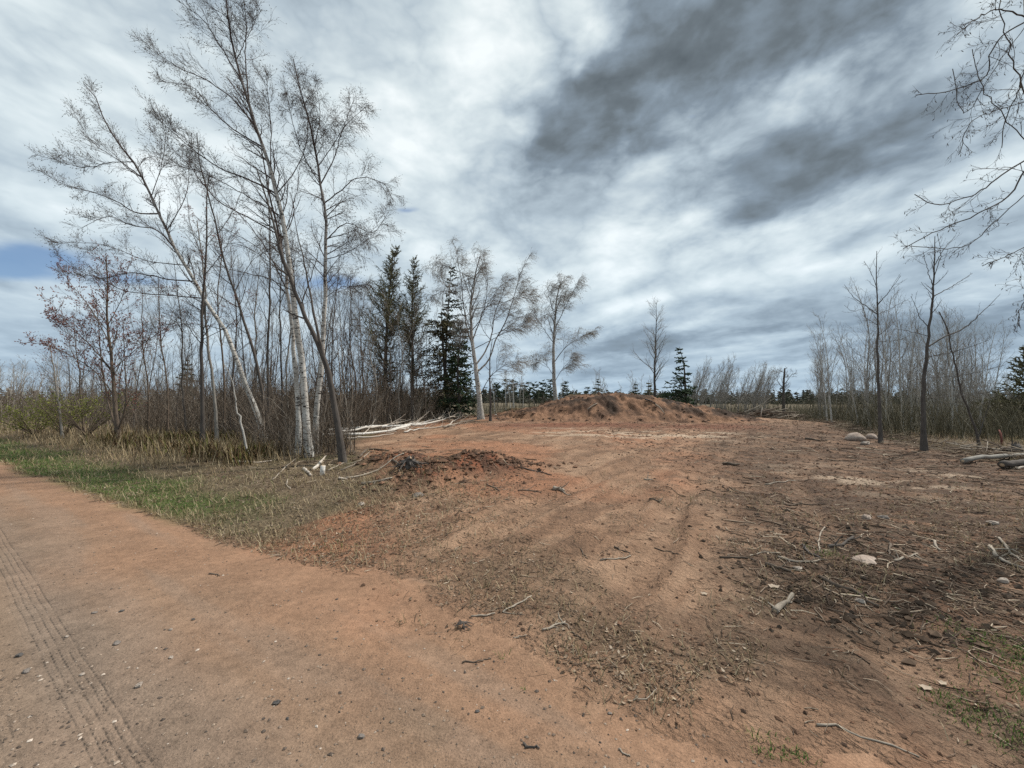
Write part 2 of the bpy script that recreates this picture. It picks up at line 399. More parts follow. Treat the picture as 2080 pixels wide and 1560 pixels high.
# ------------------------------------------------------------------ materials
def mat_new(name):
    m = bpy.data.materials.new(name); m.use_nodes = True
    N = NT(m.node_tree); b = m.node_tree.nodes['Principled BSDF']
    b.inputs['Roughness'].default_value = 0.9; b.inputs['Specular IOR Level'].default_value = 0.15
    return m, N, b
def attr(N, name): return N.n('ShaderNodeAttribute', attribute_name=name)
def bump(N, b, h, strength=1.0, dist=0.02):
    nd = N.n('ShaderNodeBump'); nd.inputs['Strength'].default_value = strength; nd.inputs['Distance'].default_value = dist
    N.put(nd.inputs['Height'], h); N.put(b.inputs['Normal'], nd.outputs[0])
def soil_mat(name, road=False):
    m, N, b = mat_new(name)
    pos = N.n('ShaderNodeNewGeometry').outputs['Position']
    col = attr(N, 'soil').outputs['Color']
    n1 = N.noise(pos, 2.3, 4, .6); n2 = N.noise(pos, 17, 4, .65); n3 = N.noise(pos, 95, 3, .7)
    f = N.m('ADD', N.m('MULTIPLY', n1, .5), N.m('ADD', N.m('MULTIPLY', n2, .55), N.m('MULTIPLY', n3, .75)))
    f = N.rng(f, .55, 1.25, .42, 1.60)
    c = N.mix(1.0, col, N.n('ShaderNodeCombineXYZ').outputs[0], 'MULTIPLY')
    cx = c.node.inputs['B'].links[0].from_node
    for i in range(3): N.put(cx.inputs[i], f)
    # grit: scattered light and dark grains
    vo = N.n('ShaderNodeTexVoronoi', feature='F1'); N.put(vo.inputs['Vector'], pos); vo.inputs['Scale'].default_value = 150 if road else 90
    g = N.m('MULTIPLY', N.rng(vo.outputs['Distance'], .18, .30, 1, 0), N.rng(N.noise(pos, 9, 2), .45, .7, .1, .9))
    gc = N.ramp(N.m('FRACT', N.m('MULTIPLY', N.vm('DOT_PRODUCT', vo.outputs['Color'], (1.7, 3.1, 2.3), 1), 1.0)), [(0, (.05, .04, .035)), (.5, (.22, .16, .12)), (1, (.5, .40, .32))])
    c = N.mix(N.m('MULTIPLY', g, .55), c, gc)
    N.put(b.inputs['Base Color'], c)
    h = N.m('ADD', N.m('MULTIPLY', n2, .5 if road else 1.5), N.m('MULTIPLY', n3, .35 if road else .5))
    h = N.m('ADD', h, N.m('MULTIPLY', g, .25))
    vc = N.n('ShaderNodeTexVoronoi', feature='SMOOTH_F1'); N.put(vc.inputs['Vector'], N.vm('ADD', pos, N.vm('SCALE', N.noise(pos, 12, 2, col=True)))); vc.inputs['Scale'].default_value = 42 if road else 26; vc.inputs['Smoothness'].default_value = .25
    for nd in N.t.nodes:
        if nd.type == 'VECT_MATH' and nd.operation == 'SCALE': nd.inputs['Scale'].default_value = .03
    crumb = N.m('MULTIPLY', N.rng(vc.outputs['Distance'], .0, .55, 1, 0), N.rng(N.noise(pos, 3.1, 3, .6), .42, .62, .0, 1.0))
    h = N.m('ADD', h, N.m('MULTIPLY', crumb, .25 if road else 1.0))
    if road:
        sep = N.n('ShaderNodeSeparateXYZ'); N.put(sep.inputs[0], pos)
        wv = N.m('MULTIPLY', N.m('SUBTRACT', N.noise(pos, 1.6, 2), .5), .03)
        q = N.m('ADD', N.m('ADD', N.m('MULTIPLY', sep.outputs[0], .558), N.m('MULTIPLY', sep.outputs[1], .8296)), wv)
        band = N.m('MULTIPLY', N.rng(q, .40, .45, 0, 1, True), N.rng(q, .635, .58, 0, 1, True))
        w = N.m('SINE', N.m('MULTIPLY', q, 2 * math.pi / .0345))
        gr = N.m('MULTIPLY', N.m('POWER', N.m('ADD', N.m('MULTIPLY', w, .5), .5), 3.0), band)
        u = N.m('SINE', N.m('MULTIPLY', N.m('SUBTRACT', N.m('MULTIPLY', sep.outputs[0], .8296), N.m('MULTIPLY', sep.outputs[1], .558)), 2 * math.pi / .045))
        gr = N.m('MULTIPLY', gr, N.rng(N.noise(pos, 9, 4, .65), .36, .56, 0, 1))
        h = N.m('SUBTRACT', h, N.m('MULTIPLY', gr, N.m('ADD', .34, N.m('MULTIPLY', u, .20)))); h = N.m('SUBTRACT', h, N.m('MULTIPLY', band, .35))
        band2 = N.m('MULTIPLY', N.m('MULTIPLY', N.rng(q, .10, .14, 0, 1, True), N.rng(q, .34, .29, 0, 1, True)), N.rng(N.noise(pos, 5, 3, .6), .42, .6, 0, 1))
        h = N.m('SUBTRACT', h, N.m('MULTIPLY', band2, N.m('MULTIPLY', N.m('POWER', N.m('ADD', N.m('MULTIPLY', w, .5), .5), 2.0), .4)))
        # broad faint wheel paths
        q2 = N.m('SINE', N.m('MULTIPLY', q, 9.0)); h = N.m('ADD', h, N.m('MULTIPLY', q2, .5))
    bump(N, b, h, 1.0, .016 if road else .034)
    return m
M_SOIL = soil_mat('soil'); M_ROAD = soil_mat('road_gravel', True)

def bark_mat(name, kind):
    m, N, b = mat_new(name)
    co = attr(N, 'bark').outputs['Vector']; rad = attr(N, 'rad').outputs['Fac']; rnd = attr(N, 'rnd').outputs['Fac']
    pos = N.n('ShaderNodeNewGeometry').outputs['Position']
    if kind in ('birch', 'log'):
        len1 = N.noise(N.mapping(co, scale=(6, 6, 70)), 1.0, 3, .6, .4)      # fine lenticels across the trunk
        len2 = N.noise(N.mapping(co, scale=(9, 9, 26)), 1.0, 3, .55, .6)       # dark branch scars and bands
        big = N.noise(N.mapping(co, scale=(3, 3, 2.2)), 1.0, 3, .6)
        c = N.mix(N.rng(big, .35, .7), (.64, .60, .54) if kind == 'log' else (.36, .335, .30), (.74, .72, .68) if kind == 'log' else (.60, .585, .545))
        c = N.mix(N.m('MULTIPLY', N.rng(len1, .54, .64), .7), c, (.17, .14, .115))
        c = N.mix(N.rng(len2, .55 if kind == 'birch' else .64, .62 if kind == 'birch' else .68), c, (.045, .038, .034))
        c = N.mix(N.rng(big, .62, .75, 0, .45 if kind == 'birch' else .3), c, (.36, .25, .17))
        thin = N.rng(rad, .052, .020, 0, 1, True)
        c = N.mix(thin, c, (.075, .055, .05) if kind == 'birch' else (.42, .36, .30))
        c = N.mix(N.rng(rad, -.6, -.3, 1, 0), c, (.55, .40, .26))
        N.put(b.inputs['Base Color'], c); bump(N, b, N.m('ADD', len1, len2), .5, .006)
    else:
        base = {'dark': ((.055, .047, .042), (.15, .13, .115)), 'grey': ((.16, .145, .125), (.36, .335, .30)), 'pale': ((.34, .32, .29), (.56, .54, .50)),
                'brown': ((.085, .065, .05), (.20, .155, .12)), 'olive': ((.10, .095, .07), (.22, .21, .165)), 'dead': ((.20, .165, .13), (.44, .38, .31)), 'rust': ((.10, .035, .028), (.17, .065, .05))}[kind]
        n = N.noise(N.mapping(co, scale=(26, 26, 6)), 1.0, 4, .65); n2 = N.noise(co, 2.2, 2)
        c = N.mix(N.rng(N.m('ADD', N.m('MULTIPLY', n, .7), N.m('MULTIPLY', n2, .3)), .32, .68), base[0], base[1])
        c = N.mix(N.m('MULTIPLY', N.rng(rnd, 0, 1), .35), c, tuple(x * .8 for x in base[0]))
        c = N.mix(N.rng(rad, -.6, -.3, 1, 0), c, (.52, .38, .25))
        N.put(b.inputs['Base Color'], c); bump(N, b, n, .6, .008)
    return m
BK = {k: bark_mat('bark_' + k, k) for k in ('birch', 'log', 'dark', 'grey', 'pale', 'brown', 'olive', 'dead', 'rust')}
def vary_mat(name, stops, rough=.85, transl=0.0):
    """one plain tone per piece, drawn from a ramp by the piece's own random number"""
    m, N, b = mat_new(name)
    r = attr(N, 'rnd').outputs['Fac']; pos = N.n('ShaderNodeNewGeometry').outputs['Position']
    c = N.ramp(r, stops)
    f = N.rng(N.noise(pos, 30, 2), .3, .7, .75, 1.2)
    cx = N.n('ShaderNodeCombineXYZ')
    for i in range(3): N.put(cx.inputs[i], f)
    c = N.mix(1.0, c, cx.outputs[0], 'MULTIPLY')
    N.put(b.inputs['Base Color'], c); b.inputs['Roughness'].default_value = rough
    if transl:
        t = N.n('ShaderNodeBsdfTranslucent'); N.put(t.inputs[0], c); mx = N.n('ShaderNodeMixShader'); mx.inputs[0].default_value = transl
        out = m.node_tree.nodes['Material Output']
        m.node_tree.links.new(b.outputs[0], mx.inputs[1]); m.node_tree.links.new(t.outputs[0], mx.inputs[2]); m.node_tree.links.new(mx.outputs[0], out.inputs[0])
    return m
M_TWIG = vary_mat('twig', [(0, (.045, .034, .032)), (.6, (.085, .065, .058)), (1, (.14, .11, .095))])
M_TWIGG = vary_mat('twig_grey', [(0, (.16, .145, .13)), (.6, (.29, .265, .24)), (1, (.44, .41, .375))])
M_TWIGB = vary_mat('twig_brown', [(0, (.06, .045, .035)), (.5, (.14, .108, .08)), (.85, (.26, .21, .165)), (1, (.42, .37, .31))])
M_BUDR = vary_mat('bud_red', [(0, (.13, .045, .04)), (.6, (.24, .09, .075)), (1, (.30, .16, .11))])
M_CATK = vary_mat('catkin', [(0, (.05, .04, .035)), (.6, (.10, .08, .06)), (1, (.17, .15, .09))])
M_CATKG = vary_mat('catkin_pale', [(0, (.22, .19, .165)), (.6, (.36, .325, .28)), (1, (.44, .41, .33))])
M_NEED = vary_mat('spruce_needles', [(0, (.016, .028, .016)), (.6, (.032, .056, .028)), (1, (.065, .095, .045))])
M_NEEDO = vary_mat('olive_needles', [(0, (.06, .058, .030)), (.6, (.12, .115, .058)), (1, (.20, .185, .10))])
M_DEADN = vary_mat('dying_needles', [(0, (.036, .038, .020)), (.6, (.075, .070, .034)), (1, (.14, .115, .06))])
M_TWIGO = vary_mat('twig_olive', [(0, (.045, .040, .025)), (.5, (.095, .085, .052)), (.85, (.17, .15, .10)), (1, (.34, .31, .25))])
M_PINE = vary_mat('pine_needles', [(0, (.022, .036, .022)), (.6, (.042, .062, .036)), (1, (.07, .085, .05))])
M_GRASS = vary_mat('green_grass', [(0, (.05, .10, .018)), (.5, (.095, .165, .038)), (.8, (.16, .19, .06)), (1, (.27, .24, .12))], .7, .3)
M_STRAW = vary_mat('dry_grass', [(0, (.14, .105, .06)), (.6, (.29, .22, .13)), (1, (.45, .37, .24))], .8, .2)
M_LEAF = vary_mat('dead_leaf', [(0, (.075, .052, .037)), (.5, (.17, .12, .08)), (.85, (.28, .21, .15)), (1, (.42, .34, .26))], .8, .1)
M_GLEAF = vary_mat('young_leaf', [(0, (.11, .13, .025)), (.6, (.20, .22, .05)), (1, (.32, .31, .10))], .7, .3)
M_PEB = vary_mat('pebble', [(0, (.075, .062, .054)), (.45, (.17, .125, .095)), (.85, (.29, .22, .165)), (1, (.50, .42, .35))], .9)
M_CLOD = vary_mat('clod', [(0, (.05, .032, .023)), (.5, (.125, .072, .046)), (1, (.22, .12, .075))])
def rock_mat(name, a, bcol):
    m, N, b = mat_new(name); pos = N.n('ShaderNodeTexCoord').outputs['Object']
    n = N.noise(pos, 7, 5, .65); n2 = N.noise(pos, 40, 3, .6)
    c = N.mix(N.rng(n, .35, .65), a, bcol); c = N.mix(N.rng(n2, .58, .72, 0, .6), c, tuple(x * .35 for x in a))
    N.put(b.inputs['Base Color'], c); bump(N, b, N.m('ADD', n, N.m('MULTIPLY', n2, .4)), .8, .03)
    return m
M_ROCK = rock_mat('boulder_pink', (.27, .205, .165), (.42, .345, .29)); M_ROCKG = rock_mat('stone_grey', (.13, .112, .10), (.25, .215, .19)); M_ROCKW = rock_mat('stone_pale', (.24, .19, .155), (.44, .385, .33)); M_ROCKD = rock_mat('stone_dark', (.06, .056, .054), (.12, .11, .102))

# ------------------------------------------------------------------ ground, road, clearing: one land surface in three named pieces
def axis(parts):
    out = []
    for a, b, f in parts:
        x = a
        while x < b: out.append(x); x += f(x)
    return np.array(out + [parts[-1][1]])
ypos = axis([(-40, -3, lambda v: max(.25, -.12 * v)), (-3, 1.0, lambda v: .10), (1.0, 4.2, lambda v: .024), (4.2, 34, lambda v: .0072 * v), (34, 1500, lambda v: .05 * v)])
xr = axis([(0, 3.2, lambda v: .026), (3.2, 26, lambda v: .0125 * v), (26, 1800, lambda v: .07 * v)])
xpos = np.r_[-xr[:0:-1], xr]
XX, YY = np.meshgrid(xpos, ypos)
ZZ = height(XX, YY)
def lerp(a, b, f): return a + (np.asarray(b) - a) * f[..., None]
def land_colour(x, y):
    t, s = road_t(x, y), road_s(x, y); e = road_edge(x, y); ci = clearing_in(x, y)
    a = (x * .58 + y * .81); b = (-x * .81 + y * .58)
    nA, nB, nC = fbm(x * .8, y * .8, 4, 51), fbm(x * 2.6, y * 2.6, 4, 52), fbm(a * .6, b * 3.6, 5, 53, .6)
    # woodland floor and field
    c = np.zeros(x.shape + (3,)) + (.115, .082, .055)
    c = lerp(c, (.17, .13, .085), smooth(.45, .7, nB)); c = lerp(c, (.085, .095, .035), smooth(.52, .7, nA) * .55)
    c = lerp(c, (.125, .10, .065), smooth(25, 45, y))
    # verge: dead leaves, straw and a green strip along the road
    vg = smooth(6.5, 4.2, t) * smooth(2.4, 4.0, s)
    c = lerp(c, (.15, .11, .072), vg * (.5 + .5 * nB))
    c = lerp(c, (.075, .105, .028), smooth(3.9, 3.0, t + .9 * (nA - .5)) * smooth(5.0, 7.5, s) * .95)
    # cleared soil
    k = smooth(-.35, .45, ci + .5 * (nB - .5))
    soil = np.zeros(x.shape + (3,)) + (.262, .158, .100)
    soil = lerp(soil, (.325, .208, .136), smooth(.45, .70, nC))
    soil = lerp(soil, (.175, .104, .066), smooth(.48, .34, nC) * .6)
    soil = lerp(soil, (.315, .150, .085), smooth(.46, .68, fbm(x * .42 + 9, y * .42, 4, 61)) * .75 * (1 - smooth(3, 8, x)))
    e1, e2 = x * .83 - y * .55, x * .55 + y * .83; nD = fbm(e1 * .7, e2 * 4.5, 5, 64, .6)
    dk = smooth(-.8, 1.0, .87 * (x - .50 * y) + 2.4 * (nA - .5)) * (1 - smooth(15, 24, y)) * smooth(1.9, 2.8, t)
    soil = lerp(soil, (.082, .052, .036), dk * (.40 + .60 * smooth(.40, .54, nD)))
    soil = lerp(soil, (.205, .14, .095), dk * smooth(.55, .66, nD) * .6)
    soil = lerp(soil, (.115, .072, .048), smooth(.52, .64, fbm(x * 3.4, y * 3.4, 5, 63, .6)) * (.4 + .3 * smooth(2, 6, x)))
    soil = lerp(soil, (.30, .19, .125), np.clip(rut_depth(x, y), 0, 1) * .35)
    soil = lerp(soil, (.15, .062, .038), np.exp(-((y - 18.8) / 1.5) ** 2) * smooth(-2.5, 0, x) * smooth(13.5, 10, x) * smooth(.32, .6, nC + .25 * nB) * .85)
    slab = smooth(.54, .62, fbm(x * .7, y * 2.6, 4, 71)) * np.exp(-((y - 15.6) / 1.7) ** 2) * smooth(.3, 1.6, x) * smooth(10, 8, x)
    slab = slab + smooth(.52, .62, fbm(x * .9 + 3, y * 2.4, 4, 72)) * np.exp(-((y - 7.8) / 1.3) ** 2) * smooth(5.2, 6.4, x) * smooth(10.5, 9, x) * .8
    soil = lerp(soil, (.46, .35, .255), np.clip(slab, 0, 1) * .85)
    rg_ = np.exp(-((x + 1.4) * .62 + (y - 7.6) * .78) ** 2 / .9 - (-(x + 1.4) * .78 + (y - 7.6) * .62) ** 2 / .28) + np.exp(-(x + 2.5) ** 2 / .5 - (y - 8.9) ** 2 / .25) + np.exp(-((x + .35) * .85 + (y - 8.35) * .53) ** 2 / .9 - (-(x + .35) * .53 + (y - 8.35) * .85) ** 2 / .16)
    soil = lerp(soil, (.085, .046, .032), np.clip(rg_ * 1.6 * smooth(.3, .6, nB), 0, .85))
    soil = lerp(soil, (.27, .105, .058), np.clip(rg_ * 1.4, 0, 1) * smooth(.52, .64, fbm(x * 3.1, y * 3.1, 3, 65)) * .8)
    c = lerp(c, soil, k)
    # litter strewn at the mouth of the drive
    lt = smooth(.46, .62, nA * .6 + nB * .4) * smooth(1.7, 2.9, t) * smooth(4.4, 3.2, t) * smooth(3.5, 1.5, s)
    c = lerp(c, (.145, .10, .066), lt * .7)
    # road: grey-tan packed sand, orange towards its edge
    mw = smooth(4.0, 2.0, s); r = smooth(.35 + .75 * mw, -.15 - .75 * mw, t - e + (.35 + .9 * mw) * (nB - .5))
    r = r * (1 - .9 * smooth(.4, -.5, s) * smooth(1.85, 2.25, t))
    rc = np.zeros(x.shape + (3,)) + (.190, .134, .094)
    q = x * .558 + y * .8296
    rc = lerp(rc, (.185, .140, .108), smooth(.5, .75, fbm(q * 2.6, s * .22, 3, 81)) * .7)
    rc = lerp(rc, (.245, .142, .088), smooth(.75, 2.0, t + .9 * (nA - .5)) * .9)
    rc = lerp(rc, (.21, .148, .108), smooth(.52, .68, fbm(q * 5, s * .5, 3, 82)) * .5)
    return lerp(c, rc, r)
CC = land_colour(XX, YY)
ny, nx = XX.shape
vid = np.arange(ny * nx).reshape(ny, nx)
quads = np.stack([vid[:-1, :-1], vid[:-1, 1:], vid[1:, 1:], vid[1:, :-1]], -1).reshape(-1, 4)
cxm = (XX[:-1, :-1] + XX[1:, 1:]).ravel() / 2; cym = (YY[:-1, :-1] + YY[1:, 1:]).ravel() / 2
is_road = (road_t(cxm, cym) < road_edge(cxm, cym)) & (road_t(cxm, cym) > -4.2) & (np.abs(road_s(cxm, cym)) < 300)
is_clear = ~is_road & (clearing_in(cxm, cym) > 0)
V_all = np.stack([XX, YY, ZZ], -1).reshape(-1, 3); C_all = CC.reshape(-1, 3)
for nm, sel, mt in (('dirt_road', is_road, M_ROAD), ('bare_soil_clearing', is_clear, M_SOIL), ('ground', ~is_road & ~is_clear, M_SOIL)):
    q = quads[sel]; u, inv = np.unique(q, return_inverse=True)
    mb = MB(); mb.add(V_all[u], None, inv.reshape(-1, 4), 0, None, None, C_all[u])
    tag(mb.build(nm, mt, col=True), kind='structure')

def build_mound():
    x = np.linspace(-4.5, 15.5, 330); y = np.linspace(19.6, 31, 150); X, Y = np.meshgrid(x, y)
    cx, cy = 6.0, 24.8
    # crest profile read along x, broken by slumps; steep dug face towards the drive, gentle back
    prof = np.interp(X, [-3.5, -1.0, 1.5, 3.6, 4.6, 6.0, 8.0, 9.6, 11.2, 13.0, 14.4], [0, .22, .66, 1.20, 1.38, 1.42, 1.36, 1.06, .74, .34, 0])
    prof = prof + .10 * (fbm(X * 1.1, Y * .3, 3, 91) - .5) * smooth(0, .4, prof)
    edge = 1.4 * (fbm(X * .45, X * 0, 3, 92) - .5)
    face = smooth(20.3 + edge * .7, 23.2 + edge * .5, Y + .9 * (fbm(X * 1.3, Y * 1.3, 3, 93) - .5)) * smooth(30.6, 26.0, Y)
    H = prof * face
    m_ = smooth(.04, .35, H) * smooth(1.95, 1.2, H)
    H = H + m_ * (.50 * (fbm(X * .9 + .6 * Y, Y * 1.2, 4, 95, .55) - .5) + .20 * (fbm(X * 2.4, Y * 2.2 + X, 3, 94, .5) - .5))
    cl = fbm(X * 4.5, Y * 4.5, 3, 96, .6); H = H + smooth(.03, .2, H) * (.07 * smooth(.50, .64, cl) - .02)      # blocky clods standing proud
    Z = height(X, Y) - .03 + H
    base = np.zeros(X.shape + (3,)) + (.235, .132, .082)
    nB = fbm(X * 1.8, Y * 1.8, 4, 97)
    base = lerp(base, (.25, .14, .085), smooth(.45, .65, fbm(X * .9, Y * .9, 4, 98)))
    base = lerp(base, (.10, .058, .039), smooth(.50, .62, nB) * .8)
    px_ = X / Y * FPX + 1040; fr = np.clip(H / (prof + .02), 0, 1.2)         # dark topsoil: along the crest, one slump in the middle, the whole right shoulder
    dk = np.exp(-((fr - 1.0) / .16) ** 2) * .8 + np.exp(-((px_ - 1242) / 16) ** 2) * smooth(.15, .3, fr) + smooth(1315, 1350, px_) * smooth(.35, .6, fr) * .9 + np.exp(-((px_ - 1180) / 30) ** 2 - ((fr - .8) / .2) ** 2) * .7
    base = lerp(base, (.045, .031, .023), np.clip(dk, 0, 1) * smooth(.36, .56, nB + .06) * .9)
    base = lerp(base, (.10, .085, .04), smooth(25.4, 26.8, Y) * .7)
    n_y, n_x = X.shape; v = np.arange(n_y * n_x).reshape(n_y, n_x)
    q = np.stack([v[:-1, :-1], v[:-1, 1:], v[1:, 1:], v[1:, :-1]], -1).reshape(-1, 4)
    keep = (H[:-1, :-1].ravel() > .028) | (H[1:, 1:].ravel() > .028)
    q = q[keep]; u, inv = np.unique(q, return_inverse=True)
    mb = MB(); mb.add(np.stack([X, Y, Z], -1).reshape(-1, 3)[u], None, inv.reshape(-1, 4), 0, None, None, base.reshape(-1, 3)[u])
    o = mb.build('dirt_mound', M_SOIL, origin=(cx, cy, gz(cx, cy)), col=True)
    tag(o, 'low broad mound of dug reddish dirt with dark clods at the back of the clearing', 'mound')
    def top(px, py):                                 # a point on the mound seen at a photo position
        d = ray(px, py); yy = np.linspace(19.6, 31, 400); xx = d[0] / d[1] * yy; zz = CAMH + d[2] / d[1] * yy
        ix = np.clip(((xx + 4.5) / 20 * 329).astype(int), 0, 329); iy = np.clip(((yy - 19.6) / 11.4 * 149).astype(int), 0, 149)
        k = np.nonzero(zz < Z[iy, ix])[0]; i = k[0] if len(k) else 200
        return np.array([xx[i], yy[i], zz[i]])
    def place(n, seed):
        r = np.random.RandomState(seed); iy, ix = r.randint(0, n_y, n * 12), r.randint(0, n_x, n * 12); k = (H[iy, ix] > .06) & (Y[iy, ix] < 26.5) & (fbm(X[iy, ix] * 1.2, Y[iy, ix] * 1.2, 3, 99) > r.uniform(.3, .65, n * 12)); iy, ix = iy[k][:n], ix[k][:n]
        return X[iy, ix], Y[iy, ix], Z[iy, ix], r
    return top, place
mound_pt, mound_place = build_mound()

# ------------------------------------------------------------------ trees
def limb_pts(px, Y, dY=0.0, K=14, amp=.0, rng=None):
    """points of a limb: photo positions at depth Y, drifting dY in depth along the limb"""
    n = len(px); pts = np.array([at(a, b, Y + dY * i / max(n - 1, 1)) for i, (a, b) in enumerate(px)])
    p = resample(pts, K)
    if amp and rng is not None:
        w = np.sin(np.linspace(0, np.pi, K))[:, None]; p = p + rng.normal(size=p.shape) * amp * w
    return p
def radii(r0, r1, K, p=1.0): return r0 + (r1 - r0) * np.linspace(0, 1, K) ** p

def make_tree(name, label, trunk, Y, r0, limbs=(), bark='dark', twig=None, br=None, sub=None, tw=None, bud=None, r1=.012, seed=1, cat='tree', group=None, flare=1.5, bury=.12, dY=0, base=None, limb_bark=None, kt=22, tipr=.15, off=(0, 0, 0)):
    rng = np.random.RandomState(seed); twig = twig or M_TWIG
    if base is None: tp = limb_pts(trunk, Y, dY, kt, .012, rng)
    else: tp = resample(np.array(trunk, float), kt)                        # already in metres
    gb = gz(tp[0, 0], tp[0, 1]) if base is None else tp[0, 2]
    if base is None: tp[:, 2] += (gb - tp[0, 2]) * np.linspace(1, 0, kt)
    org = tp[0].copy(); root = empty(name, org, label, cat, group)
    tr = radii(r0, r1, kt, .85); tr[0] *= flare; tr[1] *= 1 + (flare - 1) * .3
    tpb = tp.copy(); tpb[0, 2] -= bury
    mb = MB(); tubes(mb, tpb, tr, 9 if r0 > .05 else 6, 0, wob=.05)
    mb.build('trunk', BK[bark], root, org)
    mb = MB(); lim_P, lim_R = [tp], [tr]
    for L in limbs:
        px, lr = L[0], L[1]; d = L[2] if len(L) > 2 else 0.0
        q = limb_pts(px, Y, d, kt, .01, rng) if base is None else resample(np.array(px, float), kt)
        i = np.argmin(np.linalg.norm(tp - q[0], axis=1)); q = q + (tp[i] - q[0]) * np.linspace(1, 0, kt)[:, None] ** 2
        lr = lr * (.72 if base is None else 1); rr = radii(lr, max(lr * .14, .0045), kt, .8); tubes(mb, q, rr, 6, 1)
        lim_P.append(q); lim_R.append(rr)
    LP, LR = np.array(lim_P), np.array(lim_R)
    levels = []
    b = dict(per=10, t0=.35, t1=.98, L=1.2, ang=40, K=6, up=.5, jit=.12, rf=.45, rmax=.03, rmin=.004, shrink=.6); b.update(br or {})
    if b['per']:
        pers = np.full(len(LP), b['per']); t0 = b.pop('t0'); per = b.pop('per'); tr_t0 = b.pop('trunk_t0', t0); lp = b.pop('limb_per', per)
        A, AR = spawn(LP[:1], LR[:1], per, tr_t0, rng=rng, **b)
        if len(LP) > 1:
            B, BR = spawn(LP[1:], LR[1:], lp, t0 * .8, rng=rng, **dict(b, L=b['L'] * .8)); A, AR = np.concatenate([A, B]), np.concatenate([AR, BR])
        tubes(mb, A, AR, 4, 1); levels.append((A, AR))
    s = dict(per=7, t0=.12, t1=1.0, L=.55, ang=34, K=5, up=.25, jit=.09, rf=.6, rmax=.011, rmin=.0031, shrink=.4, prop=True); s.update(sub or {})
    if s['per'] and levels:
        A, AR = spawn(levels[-1][0], levels[-1][1], rng=rng, **s); tubes(mb, A, AR, 3, 2); levels.append((A, AR))
    t = dict(per=4, t0=.12, t1=1.0, L=.28, ang=36, K=3, up=.1, jit=.10, rf=.6, rmax=.006, rmin=.0023, shrink=.3); t.update(tw or {})
    if t['per'] and levels:
        A, AR = spawn(levels[-1][0], levels[-1][1], rng=rng, **t); tubes(mb, A, AR, 3, 2); levels.append((A, AR))
    if bud:
        bd = dict(n=2, size=.012, hang=.2, long=2.2, mat=M_CATK, lev=-1, t0=.3); bd.update(bud); bm = bd.pop('mat'); lv = bd.pop('lev')
        buds(mb, levels[lv][0], bd['n'], bd['size'], 3, rng, bd['hang'], bd['long'], bd['t0'])
    else: bm = M_CATK
    mb.build('crown', [BK[bark], BK[limb_bark or bark], twig, bm], root, org)
    return root

def make_conifer(name, label, pts, r0, R, h0=.08, whorl=.34, nb=6, needles=None, bark='dark', droop=-.25, rise=.25, side=(0, 0, 0), seed=1, shoots=11, shoot_r=.035, shape=1.0, cat='tree', group=None, shape_fn=None, ang=80, dens=1.0, bare=0.0, shootL=.30, fine=0, k=4):
    """pts: trunk in metres; whorls of boughs carrying needle shoots"""
    rng = np.random.RandomState(seed); kt = 16
    tp = resample(np.array(pts, float), kt); org = tp[0].copy(); root = empty(name, org, label, cat, group)
    tr = radii(r0, .012, kt); tb = tp.copy(); tb[0, 2] -= .15
    mb = MB(); tubes(mb, tb, tr, 7, 0, wob=.05); mb.build('trunk', BK[bark], root, org)
    Ht = np.linalg.norm(np.diff(tp, axis=0), axis=1).sum(); n_wh = int(Ht * (1 - h0) / whorl)
    mb = MB(); P, Rr = [], []
    for i in range(n_wh):
        t = h0 + (1 - h0) * (i + rng.uniform(-.3, .3)) / n_wh; t = min(max(t, .01), .985)
        x = t * (kt - 1); j = min(int(x), kt - 2); o = tp[j] + (tp[j + 1] - tp[j]) * (x - j)
        f = shape_fn(t) if shape_fn else (1 - t) ** shape
        for b in range(rng.poisson(nb) + 1):
            if rng.uniform() < bare * (1 - t): continue
            az = rng.uniform(0, 2 * np.pi); a = np.radians(ang + rng.normal() * 9)
            D = np.array([np.cos(az) * np.sin(a), np.sin(az) * np.sin(a), np.cos(a)])
            wv = np.array(side); L = R * f * rng.uniform(.55, 1.2) * max(.15, 1 + D.dot(wv)) + .10
            q = [o]
            for s in range(k - 1):
                D = D + np.array([0, 0, droop if s < (k - 1) / 2 else rise]) * .6 + wv * .12 + rng.normal(size=3) * .07; D /= np.linalg.norm(D)
                q.append(q[-1] + D * L / (k - 1))
            P.append(q); Rr.append(radii(min(.03, .012 + L * .008), .006, k))
    P, Rr = np.array(P), np.array(Rr)
    tubes(mb, P, Rr, 3, 0)
    S, SR = spawn(P, Rr, int(shoots * dens), .12, 1.0, shootL, 52, 3, -.05, tuple(np.array(side) * .4), .15, 1, shoot_r, shoot_r * .8, .35, True, rng)
    S = S.copy(); tubes(mb, S, np.stack([np.full(len(S), shoot_r), np.full(len(S), shoot_r * .9), np.full(len(S), shoot_r * .15)], 1) * rng.uniform(.6, 1.2, (len(S), 1)), 3, 1)
    if fine:
        F, FR = spawn(S, np.full(S.shape[:2], shoot_r), fine, .1, 1.0, .5, 55, 3, 0, (0, 0, 0), .2, 1, shoot_r * .7, shoot_r * .5, .3, True, rng)
        tubes(mb, F, FR, 3, 1)
    tubes(mb, P[:, -2:], np.c_[np.full(len(P), shoot_r * 1.0), np.full(len(P), shoot_r * .2)], 3, 1)
    mb.build('crown', [BK[bark], needles or M_NEED], root, org)
    return root

WL = (-.55, 0, .15)                                   # the big left-hand trees are swept to the left
